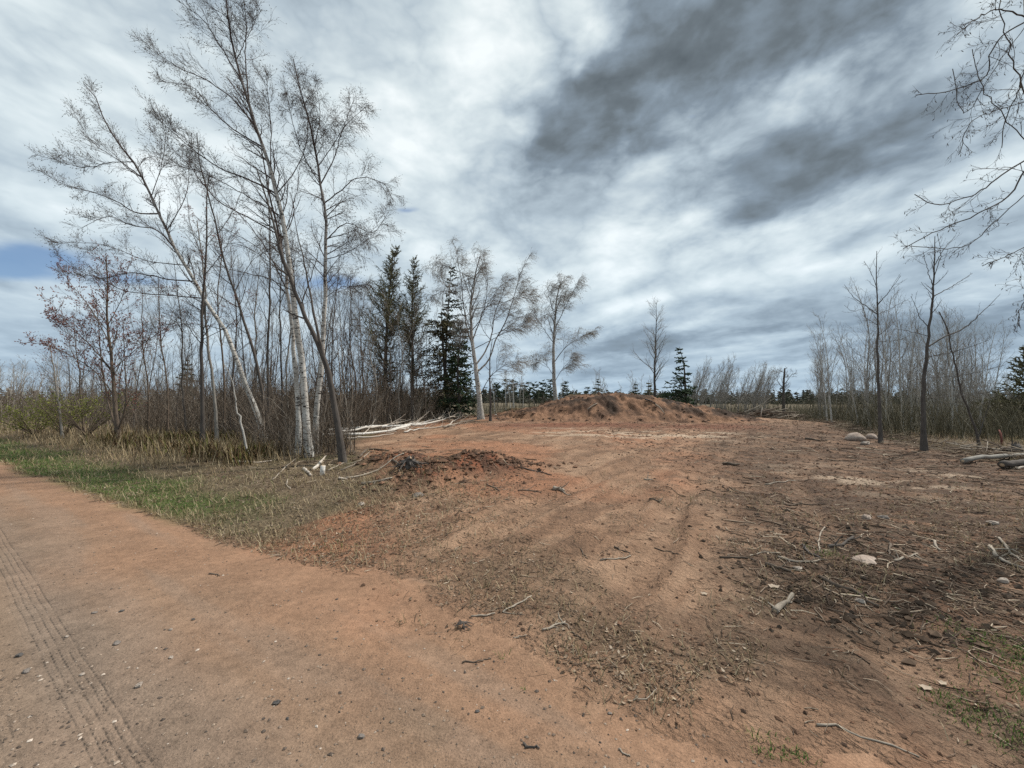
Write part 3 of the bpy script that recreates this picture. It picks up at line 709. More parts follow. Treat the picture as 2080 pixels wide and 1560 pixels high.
# ---- the group of big trees left of the drive
def YG(px, py): return G(px, py)[1]
Y0 = YG(628, 928)
birch_a = make_tree('birch_tree', 'tallest white birch, forked near the top and reaching above the picture, left of the drive',
    [(630, 925), (622, 850), (618, 780), (607, 687), (600, 640), (584, 500), (572, 437), (555, 358), (521, 258), (497, 179), (473, 99), (461, 10), (452, -60)], Y0, .092,
    [([(556, 372), (500, 350), (447, 335), (390, 300), (320, 240)], .035, -.5), ([(540, 310), (480, 270), (430, 225), (395, 180), (330, 165)], .032, .5), ([(520, 258), (470, 200), (430, 170), (350, 130), (280, 75)], .030, .6),
     ([(497, 179), (450, 100), (420, 50), (345, -10)], .028, -.4), ([(510, 230), (500, 120), (500, 40), (490, -40)], .028, .3), ([(580, 470), (520, 440), (440, 400), (380, 330), (300, 260)], .03, .8),
     ([(562, 400), (600, 350), (625, 250), (605, 170)], .02, .9), ([(480, 130), (510, 60), (530, 20)], .018, .2), ([(545, 330), (548, 240), (540, 150)], .018, -.6), ([(572, 440), (470, 380), (410, 350), (330, 330)], .022, -1.0)],
    'birch', br=dict(per=38, limb_per=14, t0=.30, trunk_t0=.42, L=1.15, ang=36, up=.5, wind=WL, rmax=.018), sub=dict(per=8, L=.55, wind=(-.25, 0, .1)), tw=dict(per=4, L=.3, up=.05), bud=dict(n=1, size=.013, hang=.35), seed=3, flare=1.35)
make_tree('birch_tree', 'white birch trunk close behind the tallest birch, left half hidden by it',
    [(606, 915), (607, 850), (603, 780), (597, 720), (592, 650), (581, 560), (565, 470), (545, 380), (530, 300)], Y0 + .45, .075,
    [([(590, 590), (540, 500), (480, 430), (420, 390)], .025, .6), ([(570, 490), (600, 400), (610, 330)], .02, .5)], 'birch', br=dict(per=16, limb_per=8, t0=.35, trunk_t0=.5, L=1.2, ang=38, wind=WL, up=.5), sub=dict(per=5), tw=dict(per=2), bud=dict(n=1, size=.012), seed=4)
make_tree('birch_tree', 'straight white birch with dark bands, its crown drooping to the right',
    [(640, 900), (645, 800), (652, 747), (657, 680), (660, 613), (661, 500), (662, 437), (652, 378), (640, 300), (625, 230), (612, 191), (596, 120)], Y0 + .7, .08,
    [([(661, 430), (690, 400), (730, 365), (780, 375), (800, 410)], .026, .5), ([(661, 480), (700, 450), (760, 470), (790, 430)], .022, -.5), ([(655, 390), (680, 330), (700, 260), (745, 215)], .026, .4), ([(650, 370), (625, 330), (600, 270), (580, 180)], .02, -.4),
     ([(640, 300), (650, 230), (640, 170)], .02, .4), ([(660, 540), (700, 520), (730, 500), (755, 480)], .018, .4), ([(660, 560), (620, 520), (580, 500), (530, 490)], .018, .7), ([(645, 330), (690, 270), (720, 200)], .018, -.5), ([(661, 600), (700, 580), (740, 590)], .014, -.3)],
    'birch', br=dict(per=36, limb_per=14, t0=.2, trunk_t0=.38, L=1.0, ang=48, up=.25, wind=(.1, 0, 0), rmax=.015), sub=dict(per=8, L=.6, up=-.3), tw=dict(per=5, L=.28, up=-.6), bud=dict(n=1, size=.012, hang=.7), seed=5, r1=.01)
make_tree('dark_barked_tree', 'dark leaning tree with a forked trunk at the edge of the bare soil',
    [(698, 940), (688, 880), (677, 813), (666, 755), (650, 712), (630, 665), (612, 625), (600, 590), (580, 540), (560, 470), (540, 400), (520, 340)], YG(698, 940), .085,
    [([(660, 735), (647, 680), (630, 597), (620, 540), (605, 480), (597, 433)], .055, -.3), ([(630, 597), (640, 550), (650, 500), (655, 470)], .018, -.3), ([(618, 560), (560, 530), (500, 500), (430, 490)], .016, .5), ([(600, 590), (530, 560), (480, 550), (400, 530)], .02, -.4), ([(590, 560), (520, 500), (450, 460)], .018, .3)],
    'dark', br=dict(per=12, limb_per=7, t0=.4, trunk_t0=.45, L=.9, ang=45, wind=WL, up=.3), sub=dict(per=5), tw=dict(per=2), bud=dict(n=1, size=.011), seed=6, flare=1.25)
make_tree('birch_tree', 'leaning birch whose bare crown sweeps far to the left over the maples',
    [(540, 900), (523, 840), (503, 793), (477, 720), (457, 670), (425, 625), (400, 577), (378, 540), (358, 509), (340, 470), (326, 441), (302, 386), (274, 334), (240, 290), (210, 240), (190, 190), (170, 170)], YG(540, 900), .085,
    [([(326, 445), (280, 440), (240, 415), (190, 393), (130, 375), (85, 350)], .034, .3), ([(358, 509), (320, 470), (270, 460), (220, 440), (170, 460)], .03, -.6), ([(345, 480), (380, 400), (385, 330), (390, 270)], .022, .6), ([(290, 360), (250, 330), (190, 290), (150, 230)], .024, .4),
     ([(400, 577), (340, 570), (270, 555), (200, 565), (110, 515)], .032, -.5), ([(420, 610), (330, 600), (250, 590), (190, 560), (120, 560)], .028, .8), ([(310, 400), (330, 330), (330, 250), (310, 220)], .018, -.4), ([(455, 665), (390, 655), (330, 670), (290, 700)], .018, .2), ([(270, 330), (230, 330), (170, 340), (100, 320)], .02, -.5), ([(378, 540), (300, 530), (220, 500), (100, 490)], .022, .3)],
    'birch', br=dict(per=30, limb_per=15, t0=.2, trunk_t0=.4, L=1.15, ang=36, up=.45, wind=(-.35, 0, .2), rmax=.016), sub=dict(per=8, L=.55), tw=dict(per=4, L=.28), bud=dict(n=1, size=.015, hang=.25), seed=7, r1=.01)
make_tree('dark_barked_tree', 'slim dark tree rising behind the foot of the leaning birch, curving left',
    [(545, 900), (535, 815), (520, 735), (500, 667), (480, 607), (460, 547), (443, 480), (425, 400), (405, 330), (400, 270)], YG(545, 900) + .5, .06,
    [([(470, 580), (520, 520), (560, 500)], .02, .5), ([(445, 490), (480, 420), (500, 350)], .018, .4), ([(500, 667), (440, 640), (390, 630)], .016, -.4), ([(460, 547), (420, 500), (370, 460)], .018, -.4)],
    'dark', br=dict(per=20, limb_per=8, t0=.3, trunk_t0=.4, L=1.0, ang=42, wind=(-.2, 0, .2)), sub=dict(per=5), tw=dict(per=2), bud=dict(n=1, size=.012), seed=8)
make_tree('dark_barked_tree', 'slim upright dark tree directly right of the leaning birch',
    [(548, 895), (545, 807), (543, 713), (547, 640), (548, 540), (548, 460), (545, 390), (550, 320)], YG(548, 895) + .8, .052,
    [([(545, 640), (580, 590), (610, 560)], .016, .4), ([(546, 600), (515, 550), (500, 500)], .016, .4)], 'dark', br=dict(per=18, limb_per=6, t0=.3, trunk_t0=.4, L=.85, ang=42, wind=(-.1, 0, .2)), sub=dict(per=5), tw=dict(per=2), bud=dict(n=1, size=.012), seed=9)
make_tree('maple_tree', 'tall dark budding maple left of the leaning birch',
    [(412, 905), (411, 800), (409, 695), (412, 603), (418, 540), (420, 470), (420, 400), (425, 350)], YG(412, 905), .066,
    [([(412, 640), (370, 600), (330, 580)], .018, .3), ([(416, 560), (460, 500), (480, 440)], .02, -.4), ([(418, 540), (390, 470), (380, 400)], .018, .4), ([(411, 700), (470, 660), (510, 600)], .016, .5)],
    'dark', br=dict(per=22, limb_per=8, t0=.3, trunk_t0=.35, L=1.0, ang=48, up=.5, wind=(-.1, 0, .1)), sub=dict(per=5), tw=dict(per=3, L=.15), bud=dict(n=2, size=.018, mat=M_BUDR, long=1.4), seed=10)
make_tree('young_birch', 'pale barked young birch just right of the tall dark maple',
    [(442, 905), (436, 820), (430, 757), (424, 700), (418, 650), (417, 590), (410, 520), (400, 450)], YG(442, 905) + .4, .055, [([(425, 700), (380, 660), (340, 650)], .014, .3)],
    'grey', br=dict(per=16, t0=.3, trunk_t0=.4, L=.9, ang=40, wind=(-.3, 0, .1)), sub=dict(per=5), tw=dict(per=2), bud=dict(n=1, size=.012), seed=12)
# red budding maple: three stems from one foot
make_tree('maple_tree', 'red budding maple clump with three stems on the far left of the thicket',
    [(240, 895), (236, 850), (228, 757), (222, 690), (218, 650), (218, 590), (216, 520)], YG(240, 895), .08,
    [([(238, 880), (222, 830), (212, 780), (205, 720), (200, 660), (195, 610)], .06, .5), ([(240, 885), (256, 830), (255, 760), (252, 700), (250, 640)], .05, -.5), ([(232, 800), (190, 750), (140, 720), (90, 700), (50, 695)], .03, .3), ([(228, 757), (180, 700), (130, 650), (100, 610)], .03, -.3),
     ([(220, 690), (180, 620), (140, 570), (120, 540)], .026, .4), ([(252, 740), (290, 700), (330, 670)], .022, .3), ([(220, 660), (250, 600), (260, 540)], .022, -.4), ([(205, 720), (150, 690), (110, 655)], .02, -.6)],
    'brown', br=dict(per=30, limb_per=17, t0=.15, trunk_t0=.3, L=1.45, ang=36, up=.7, wind=(-.3, 0, .2), rmax=.016), sub=dict(per=5, L=.4), tw=dict(per=3, L=.16), bud=dict(n=3, size=.024, mat=M_BUDR, long=1.5, hang=0), seed=13, bury=.2)
make_tree('young_maple', 'thin twin-stemmed young tree between the red maple and the road',
    [(128, 880), (120, 820), (112, 760), (105, 720), (98, 690)], YG(128, 890), .045, [([(124, 850), (122, 780), (112, 730), (110, 690)], .03, .3)],
    'grey', br=dict(per=14, limb_per=8, t0=.3, L=1.0, ang=40, wind=(-.3, 0, .1), up=.5), sub=dict(per=5), tw=dict(per=2), bud=dict(n=1, size=.022, mat=M_BUDR, long=1.4), seed=14)
make_tree('birch_sapling', 'thin crooked white sapling bending left near the short white log',
    [(506, 930), (497, 895), (490, 860), (478, 815), (470, 770), (455, 740)], YG(506, 930), .03, bark='pale', limb_bark='dark', br=dict(per=8, t0=.5, L=.8, ang=45), sub=dict(per=4), tw=dict(per=2), seed=15, r1=.008)
make_tree('birch_sapling', 'thin sapling with a pale crooked foot behind the fallen birches',
    [(722, 872), (712, 845), (702, 810), (697, 760), (694, 700), (690, 640), (688, 590)], YG(722, 878), .04, [([(695, 720), (720, 670), (735, 620)], .012, .3)], bark='grey', limb_bark='dark', br=dict(per=14, t0=.35, L=1.2, ang=36, up=.5), sub=dict(per=5), tw=dict(per=2), seed=16, r1=.008)
make_tree('birch_sapling', 'very thin straight sapling between the straight birch and the larches',
    [(735, 868), (738, 800), (735, 740), (733, 680), (727, 600)], YG(735, 868) + 2, .05, bark='brown', br=dict(per=20, t0=.3, L=1.2, ang=36, up=.6), sub=dict(per=5), tw=dict(per=2), seed=17, r1=.008)

SLIM = [(575, 895, 560, 420, 'dark', 'slim dark tree between the leaning birch and the tallest birch'), (588, 885, 592, 470, 'grey', 'slim grey tree just left of the tallest birch'), (480, 895, 468, 500, 'dark', 'slim dark tree between the pale young birch and the leaning birch'), (380, 895, 352, 520, 'dark', 'slim dark tree left of the tall dark maple'), (340, 890, 322, 560, 'brown', 'slim brown tree midway between the red maple and the tall dark maple'),
  (300, 888, 290, 590, 'brown', 'slim brown tree just right of the red maple clump'), (715, 885, 712, 560, 'brown', 'slim brown tree right of the dark leaning tree'), (755, 875, 757, 600, 'grey', 'slim grey tree left of the tallest larch'), (670, 890, 690, 520, 'dark', 'slim dark tree behind the straight white birch, leaning right'), (455, 900, 440, 430, 'brown', 'slim brown tree right of the pale young birch'), (170, 888, 150, 640, 'brown', 'slim brown tree left of the red maple clump'), (812, 868, 815, 610, 'grey', 'slim grey tree between the two larches'), (865, 862, 862, 650, 'brown', 'slim brown tree right of the second larch'), (515, 885, 528, 470, 'grey', 'slim grey tree crossing behind the leaning birch')]
for k, (bx, by, tx, ty, bk, lb) in enumerate(SLIM):
    rr = np.random.RandomState(500 + k); mx = [(bx + (tx - bx) * t + rr.normal() * 5 * (0 < t < 1), by + (ty - by) * t) for t in (0, .3, .6, .85, 1)]
    make_tree('slim_tree', lb, mx, YG(bx, by) + 1.5, .042, [([(mx[2][0], mx[2][1]), (mx[2][0] + sg * 22, mx[2][1] - 50), (mx[2][0] + sg * 34, mx[2][1] - 110)], .014, sg * .4) for sg in (-1, 1)], bk, br=dict(per=20, limb_per=6, t0=.25, trunk_t0=.35, L=1.2, ang=33, up=.6, wind=(-.15, 0, .1), rmax=.012), sub=dict(per=6), tw=dict(per=3), seed=520 + k, r1=.007, twig=M_TWIG if bk == 'dark' else M_TWIGB)

# ---- larches, spruces and birches at the back edge of the clearing
YL = 24.0
def world(pxs, Y, dz=True):
    p = np.array([at(a, b, Y) for a, b in pxs]); 
    if dz: p[0, 2] = gz(p[0, 0], p[0, 1])
    return p
make_conifer('larch_tree', 'tallest olive grey larch with a wind-bent tip', world([(785, 850), (783, 807), (785, 686), (793, 573), (806, 502)], YL), .15, 2.6, h0=.10, whorl=.22, nb=5, needles=M_NEEDO, bark='dark', droop=.25, rise=.45, side=(-.12, 0, 0), seed=21, shoots=14, shoot_r=.017, ang=58, shape_fn=lambda t: 1.0 * min(1, (1.06 - t) * 1.35) * (.45 + .55 * smooth(.05, .4, t)), bare=.2, shootL=.30, fine=2, k=5)
make_conifer('larch_tree', 'second olive grey larch with an upright thin crown, right of the tallest larch', world([(838, 850), (838, 780), (838, 714), (837, 629), (843, 522)], YL + 1), .13, 1.75, h0=.22, whorl=.22, nb=5, needles=M_NEEDO, bark='dark', droop=.2, rise=.4, seed=22, shoots=14, shoot_r=.016, ang=60, shape_fn=lambda t: min(1, (1.05 - t) * 1.6) * (.5 + .5 * smooth(.2, .5, t)), bare=.25, shootL=.30, fine=2, k=5)
make_conifer('spruce_tree', 'broad dark spruce with a snapped top and brownish lower boughs', world([(909, 852), (907, 800), (903, 742), (899, 690), (896, 628)], YL + .5), .17, 2.35, h0=.03, whorl=.26, nb=7, needles=M_DEADN, seed=23, shoots=13, shoot_r=.03, shape_fn=lambda t: .95 - .62 * t if t < .9 else .12, droop=-.3, rise=.1, shootL=.28, fine=1)
make_conifer('spruce_tree', 'tall thin spruce with short boughs blown to one side, behind the snapped spruce', world([(905, 850), (905, 742), (909, 650), (913, 590), (917, 536)], YL + 1.5), .11, 1.5, h0=.42, whorl=.26, nb=5, needles=M_NEED, seed=24, shoots=11, shoot_r=.032, side=(.55, 0, 0), shape_fn=lambda t: .9 * (1.04 - t) ** .75, droop=-.1, rise=.05)
make_conifer('spruce_tree', 'narrow dark spire-topped spruce right of the snapped spruce', world([(936, 852), (932, 800), (930, 742), (935, 690), (937, 650)], YL - .5), .10, 1.35, h0=.05, whorl=.24, nb=6, needles=M_NEED, seed=25, shoots=11, shoot_r=.034, shape_fn=lambda t: .22 + .8 * (1 - t) ** 1.1 if t < .93 else .12)
BW = (.25, 0, -.1)
big_b = dict(br=dict(per=16, limb_per=12, t0=.35, trunk_t0=.5, L=1.9, ang=40, up=.5, wind=(.15, 0, 0), rmax=.03, rmin=.009), sub=dict(per=9, L=.5, up=-.2, wind=(.5, 0, -.2), rmin=.006, rmax=.012), tw=dict(per=5, L=.55, up=-.5, wind=(.6, 0, -.3), rmin=.0045, rmax=.008))
make_tree('birch_tree', 'big spreading pale birch with many limbs right of the spruces',
    [(977, 862), (972, 800), (967, 760), (962, 720), (958, 690), (957, 650), (955, 630), (962, 590), (965, 560), (975, 520)], 22.0, .17,
    [([(962, 710), (948, 660), (942, 620), (937, 570), (930, 530), (925, 500)], .07, .8), ([(968, 745), (985, 720), (1000, 680), (1005, 640), (1020, 600), (1030, 570)], .08, -.8), ([(972, 760), (995, 735), (1010, 690), (1030, 650), (1045, 600), (1060, 550), (1075, 520)], .075, .5), ([(960, 690), (975, 650), (985, 620), (990, 570), (985, 530)], .06, -1.2),
     ([(1000, 700), (1040, 670), (1075, 650)], .035, .6), ([(976, 800), (1000, 760), (1030, 740), (1060, 735)], .035, -.8), ([(935, 570), (915, 550), (900, 540), (880, 545)], .025, .3), ([(955, 640), (930, 600), (900, 590), (880, 605)], .02, -.4), ([(1010, 630), (1050, 610), (1080, 600)], .03, .8), ([(965, 720), (940, 700), (930, 660)], .025, -.3)],
    'birch', M_TWIGG, seed=31, bud=dict(n=1, size=.020, mat=M_CATKG, hang=.6, long=2.4), r1=.02, **big_b)
make_tree('dead_tree', 'thin dark leafless snag right beside the big spreading birch',
    [(996, 858), (996, 800), (995, 760), (996, 720), (1000, 690)], 21.0, .07, bark='dark', br=dict(per=12, t0=.2, L=.6, ang=60, up=.4, rmin=.006), sub=dict(per=2, rmin=.004), tw=dict(per=0), seed=32)
make_tree('birch_tree', 'windblown pale birch with a rounded top standing at the left foot of the mound',
    [(1131, 836), (1128, 800), (1125, 750), (1125, 690), (1128, 640), (1132, 600), (1140, 568)], 27.0, .17,
    [([(1128, 735), (1150, 705), (1170, 690), (1190, 680), (1205, 675)], .05, .5), ([(1124, 700), (1105, 670), (1090, 645), (1085, 630)], .04, -.4), ([(1126, 670), (1150, 620), (1165, 590), (1170, 575)], .05, .6), ([(1126, 760), (1100, 735), (1085, 740)], .03, .5), ([(1128, 650), (1118, 610), (1125, 580)], .04, -.6), ([(1128, 770), (1150, 740), (1165, 730)], .03, -.8)],
    'birch', M_TWIGG, seed=33, bud=dict(n=1, size=.022, mat=M_CATKG, hang=.5, long=2.4), r1=.025, **big_b)
make_tree('dark_barked_tree', 'tall thin sparse tree behind the mound, left of the lone spruce',
    [(1332, 830), (1330, 795), (1331, 709), (1333, 660), (1333, 615)], 32.0, .12, bark='dark', br=dict(per=34, t0=.25, L=2.2, ang=45, up=.6, rmin=.008), sub=dict(per=7, rmin=.006), tw=dict(per=3, L=.4, rmin=.0045), twig=M_TWIGG, seed=34)
make_conifer('spruce_tree', 'lone dark spruce behind the mound with boughs blown to the left', world([(1394, 835), (1391, 770), (1389, 739), (1380, 704)], 31.0), .13, 1.75, h0=.02, whorl=.30, nb=5, needles=M_NEED, seed=35, shoots=11, shoot_r=.045, side=(-.5, 0, 0), shape_fn=lambda t: (1 - t) ** .8 * (1 if t < .36 else .75) if t < .95 else .1)
make_conifer('spruce_tree', 'small spruce showing over the left shoulder of the mound', world([(1215, 830), (1215, 766)], 55.0), .13, 1.9, h0=.05, whorl=.36, nb=6, needles=M_PINE, seed=36, shoots=9, shoot_r=.07)
make_conifer('spruce_tree', 'small dark spruce behind the mound, left of the tall thin tree', world([(1293, 830), (1291, 775)], 40.0), .10, 1.2, h0=.05, whorl=.3, nb=6, needles=M_PINE, seed=37, shoots=9, shoot_r=.05)
make_conifer('spruce_tree', 'small olive spruce behind the mound at the foot of the tall thin tree', world([(1318, 830), (1317, 772)], 38.0), .10, 1.3, h0=.05, whorl=.3, nb=6, needles=M_NEEDO, seed=38, shoots=9, shoot_r=.05)
make_conifer('spruce_tree', 'dim conifer showing through the thicket behind the tall dark maple', world([(380, 880), (380, 726)], 33.0), .14, 1.6, h0=.2, whorl=.3, nb=6, needles=M_PINE, seed=39, shoots=10, shoot_r=.05)
make_conifer('larch_tree', 'dark olive conifer cut off by the right edge of the picture', world([(2088, 905), (2086, 800), (2078, 700)], 19.0), .13, 1.9, h0=.05, whorl=.22, nb=6, needles=M_NEEDO, seed=40, shoots=13, shoot_r=.025, droop=.1, rise=.2, ang=70, fine=1)
make_tree('dead_tree', 'dead dark snag with a few broken limbs behind the brush pile',
    [(1592, 838), (1591, 800), (1592, 770), (1594, 748)], 36.0, .17, [([(1592, 790), (1580, 775), (1577, 760)], .06, .2), ([(1592, 785), (1605, 765), (1612, 755)], .06, .3)], bark='dark', br=dict(per=12, limb_per=6, t0=.4, L=1.1, ang=55, up=.5, rmin=.01), sub=dict(per=4, rmin=.008), tw=dict(per=2, rmin=.006), seed=41, r1=.06)
# ---- right-hand saplings
make_tree('young_aspen', 'slender dark young tree standing beside the pale boulders',
    [(1789, 900), (1786, 830), (1784, 768), (1783, 700), (1783, 640), (1780, 576), (1781, 510)], YG(1789, 900), .056,
    [([(1783, 645), (1760, 625), (1735, 605), (1715, 578)], .022, .4), ([(1783, 620), (1800, 600), (1815, 580), (1830, 560)], .022, -.4), ([(1783, 635), (1810, 625), (1840, 610)], .014, .5), ([(1784, 645), (1760, 630), (1730, 632), (1715, 620)], .012, -.4), ([(1781, 580), (1770, 555), (1755, 530)], .014, .3), ([(1785, 700), (1830, 690), (1850, 680)], .012, .4), ([(1786, 740), (1740, 720), (1720, 690)], .010, -.5)],
    'dark', br=dict(per=12, limb_per=4, t0=.4, trunk_t0=.55, L=.7, ang=42, up=.6, rmax=.012), sub=dict(per=4, L=.4), tw=dict(per=0), seed=42, r1=.008)
make_tree('young_aspen', 'larger dark young tree with one long limb rising to the right',
    [(1877, 915), (1876, 850), (1877, 784), (1881, 740), (1885, 704), (1890, 655), (1895, 608), (1898, 544), (1899, 480)], YG(1877, 915), .07,
    [([(1886, 715), (1920, 690), (1950, 675), (1990, 640), (2032, 597)], .034, .3), ([(1885, 722), (1930, 715), (1970, 705), (2010, 690)], .02, -.5), ([(1890, 655), (1870, 640), (1860, 620), (1850, 602)], .018, .4), ([(1896, 610), (1925, 590), (1950, 572), (1975, 555)], .02, .4), ([(1897, 580), (1885, 550), (1875, 510)], .016, -.4), ([(1898, 545), (1915, 510), (1940, 480)], .018, .3), ([(1884, 690), (1850, 675), (1820, 668)], .014, -.6), ([(1897, 560), (1910, 520), (1905, 480)], .014, -.3), ([(1880, 770), (1940, 765), (2040, 742)], .012, -.5), ([(1878, 800), (1950, 800), (2060, 790)], .012, .4)],
    'dark', br=dict(per=14, limb_per=4, t0=.4, trunk_t0=.6, L=.7, ang=40, up=.6, rmax=.012), sub=dict(per=4, L=.4), tw=dict(per=0), seed=43, r1=.008)
make_tree('broken_sapling', 'thin broken sapling leaning left, right of the larger young tree',
    [(1990, 900), (1975, 850), (1955, 800), (1940, 740), (1930, 700), (1925, 670), (1907, 633)], YG(1990, 905), .035, [([(1988, 890), (2000, 850), (2012, 810)], .03, .1), ([(1925, 670), (1935, 690), (1942, 700)], .008, .1)], 'dark', br=dict(per=6, t0=.3, L=.6, ang=50), sub=dict(per=3), tw=dict(per=0), seed=44, r1=.014)
# ---- the overhanging birch at the right edge
make_tree('birch_tree', 'near birch at the right edge, bare branches with catkins hanging into the picture',
    [(2165, 1200), (2150, 900), (2124, 500), (2102, 200), (2094, 60), (2088, -120)], 5.2, .085,
    [([(2106, 290), (2065, 320), (2010, 365), (1970, 395), (1900, 415), (1858, 395)], .016, -.3), ([(2065, 320), (2050, 350), (2030, 400), (1960, 445), (1900, 470), (1835, 505)], .016, -.5), ([(2082, 60), (2040, 80), (2010, 110), (2000, 160), (1955, 180), (1860, 193)], .014, .2), ([(2085, 20), (2030, 10), (1990, 30), (1945, 70)], .014, -.4),
     ([(2083, 120), (2060, 200), (2040, 250), (2035, 300)], .012, .3), ([(2085, 250), (2060, 160), (2045, 90), (2030, 10), (2020, -60)], .014, -.2), ([(2040, 340), (2020, 270), (1990, 180), (1975, 100)], .009, .0), ([(2110, 470), (2070, 500), (2040, 520), (1995, 540)], .008, -.2), ([(2050, 350), (2000, 440), (1960, 490), (1830, 500)], .008, .2), ([(2120, 560), (2085, 600), (2070, 640), (2068, 660)], .006, -.1), ([(2085, 40), (2010, 150), (1960, 230), (1935, 140)], .006, .3), ([(2084, 200), (2030, 220), (1970, 250), (1950, 310)], .007, -.3)],
    'birch', br=dict(per=6, limb_per=9, t0=.2, trunk_t0=.6, L=.62, ang=45, K=6, up=-.05, jit=.13, rmax=.0045, rmin=.0024, wind=(-.5, 0, -.1)), sub=dict(per=5, L=.5, up=-.25, rmax=.0034, rmin=.0022, jit=.16), tw=dict(per=2, L=.10, rmin=.0016, rmax=.002), bud=dict(n=1, size=.008, hang=.85, long=3.6, lev=-2, t0=.9), seed=45, r1=.05, limb_bark='dark')

# ------------------------------------------------------------------ thickets: sapling prototypes copied one by one
def proto(name, label, h, lean, bark, twig, group, seed, dens=1.0, mats=None, r=.022, per=16, limb_bark=None, bushy=1.0, ang=34, rmin=.003):
    rng = np.random.RandomState(seed)
    pts = [(0, 0, 0), (lean * .15 + rng.normal() * .05, rng.normal() * .05, h * .35), (lean * .5 + rng.normal() * .08, rng.normal() * .08, h * .7), (lean, rng.normal() * .1, h)]
    return make_tree(name, label, pts, 0, r, (), bark, twig, br=dict(per=int(per * dens), t0=.25, L=h * .26 * bushy, ang=ang, up=.5, wind=(lean * .12, 0, 0), rmax=.012, rmin=rmin), sub=dict(per=5, rmin=rmin * .8), tw=dict(per=2, L=.2, rmin=rmin * .65) if bushy > .9 else dict(per=0), seed=seed, r1=.005, base=True, group=group, limb_bark=limb_bark, kt=12, flare=1.2, cat='sapling')
def scatter(protos, spots, label, group, rng, smin=.8, smax=1.2, first=True, tilt=.06):
    for i, (x, y) in enumerate(spots):
        p = protos[i % len(protos)]; s = rng.uniform(smin, smax); loc = (x, y, gz(x, y) - .02); rz = rng.uniform(-.6, .6) + (math.pi if rng.uniform() < .3 else 0)
        tl = (rng.normal() * tilt, rng.normal() * tilt)
        if i < len(protos): p.location = loc; p.rotation_euler = (tl[0], tl[1], rz); p.scale = (s, s, s)
        else: dup(p, loc, rz, s, label, group, tl)
def spots_px(rng, n, px0, px1, y0, y1, reject=None):
    out = []
    while len(out) < n:
        px, Y = rng.uniform(px0, px1), y0 + (y1 - y0) * rng.uniform() ** 1.2
        x = (px - 1040) / FPX * Y
        if reject is not None and reject(x, Y): continue
        out.append((x, Y))
    return out
in_clear = lambda x, y: float(clearing_in(np.array([x]), np.array([y]))[0]) > -.6
rg = np.random.RandomState(77)
GA, LA = 'bare saplings in the brown thicket left of the drive', 'bare brown sapling in the thicket behind the big birches'
pa = [proto('thicket_sapling', LA, 4.6, -.3 + .2 * k, 'brown' if k % 2 else 'dark', M_TWIGB if k % 2 else M_TWIG, GA, 100 + k, r=.028) for k in range(5)]
scatter(pa, spots_px(rg, 110, 150, 860, 13.0, 30, lambda x, y: in_clear(x, y) or road_t(x, y) < 7.5), LA, GA, rg, .7, 1.35)
GB, LB = 'thin white birch stems in the left thicket', 'thin white birch stem deep in the thicket on the left'
pb = [proto('thicket_birch', LB, 5.5, .3 - .3 * k, 'pale', M_TWIGG, GB, 120 + k, r=.035, per=12, limb_bark='grey') for k in range(3)]
scatter(pb, spots_px(rg, 26, 260, 760, 19, 36, lambda x, y: in_clear(x, y)), LB, GB, rg, .7, 1.1)
GC, LC = 'grey saplings in the thicket on the right', 'thin grey sapling in the thicket behind the two young trees on the right'
pc = [proto('grey_sapling', LC, 4.6, .35 - .3 * k, 'grey' if k % 2 else 'pale', M_TWIGG, GC, 130 + k, r=.03, per=18, limb_bark='grey', rmin=.0042) for k in range(4)]
scatter(pc, spots_px(rg, 105, 1655, 2000, 17, 32, in_clear), LC, GC, rg, .8, 1.4)
GD, LD = 'grey willows behind the brush pile', 'leaning grey willow sapling in the row between the lone spruce and the dead snag'
pd = [proto('willow_sapling', LD, 4.3, .9 + .25 * k, 'grey', M_TWIGG, GD, 140 + k, r=.04, per=18, bushy=1.15, limb_bark='grey', rmin=.0065) for k in range(4)]
scatter(pd, [(x + rg.normal() * .2, y) for x, y in spots_px(rg, 64, 1395, 1550, 33, 42)], LD, GD, rg, .75, 1.15, tilt=.03)
for o in [o for o in COL.objects if o.name.startswith('willow_sapling') and o.parent is None]: o.rotation_euler.z = rg.uniform(-.5, .5)
GE, LE = 'distant bare birches along the left skyline', 'distant bare birch on the skyline above the far end of the road'
pe = [proto('distant_birch', LE, 6.5, .2 - .3 * k, 'pale', M_TWIGG, GE, 150 + k, r=.07, per=18, limb_bark='grey', rmin=.012) for k in range(3)]
scatter(pe, spots_px(rg, 44, -20, 400, 42, 70), LE, GE, rg, .75, 1.15)
GF, LF = 'distant birches of the grove on the right', 'distant pale birch in the grove left of the olive conifer at the right edge'
pf = [proto('grove_birch', LF, 7.0, .2 - .2 * k, 'pale', M_TWIGG, GF, 160 + k, r=.07, per=20, limb_bark='grey', rmin=.014) for k in range(3)]
scatter(pf, spots_px(rg, 36, 1835, 2050, 62, 80), LF, GF, rg, .8, 1.1)
GH, LH = 'thin pale trees between the mound and the far pines', 'thin pale tree in the open ground left of the mound'
ph = [proto('pale_tree', LH, 5.0, .3 - .3 * k, 'pale', M_TWIGG, GH, 170 + k, r=.05, per=14, limb_bark='grey', rmin=.009) for k in range(3)]
scatter(ph, spots_px(rg, 22, 1000, 1330, 42, 62), LH, GH, rg, .6, 1.15)
GI, LI = 'far pines on the skyline', 'far dark green pine in the row between the big birch and the mound'
pp = [make_conifer('pine_tree', LI, [(0, 0, 0), (0, 0, 7.0)], .14, 1.5, h0=.38, whorl=.42, nb=5, needles=M_PINE, seed=180 + k, shoots=8, shoot_r=.11, group=GI, shape_fn=lambda t: .55 + .6 * (1 - t) if t < .95 else .35, k=3) for k in range(3)]
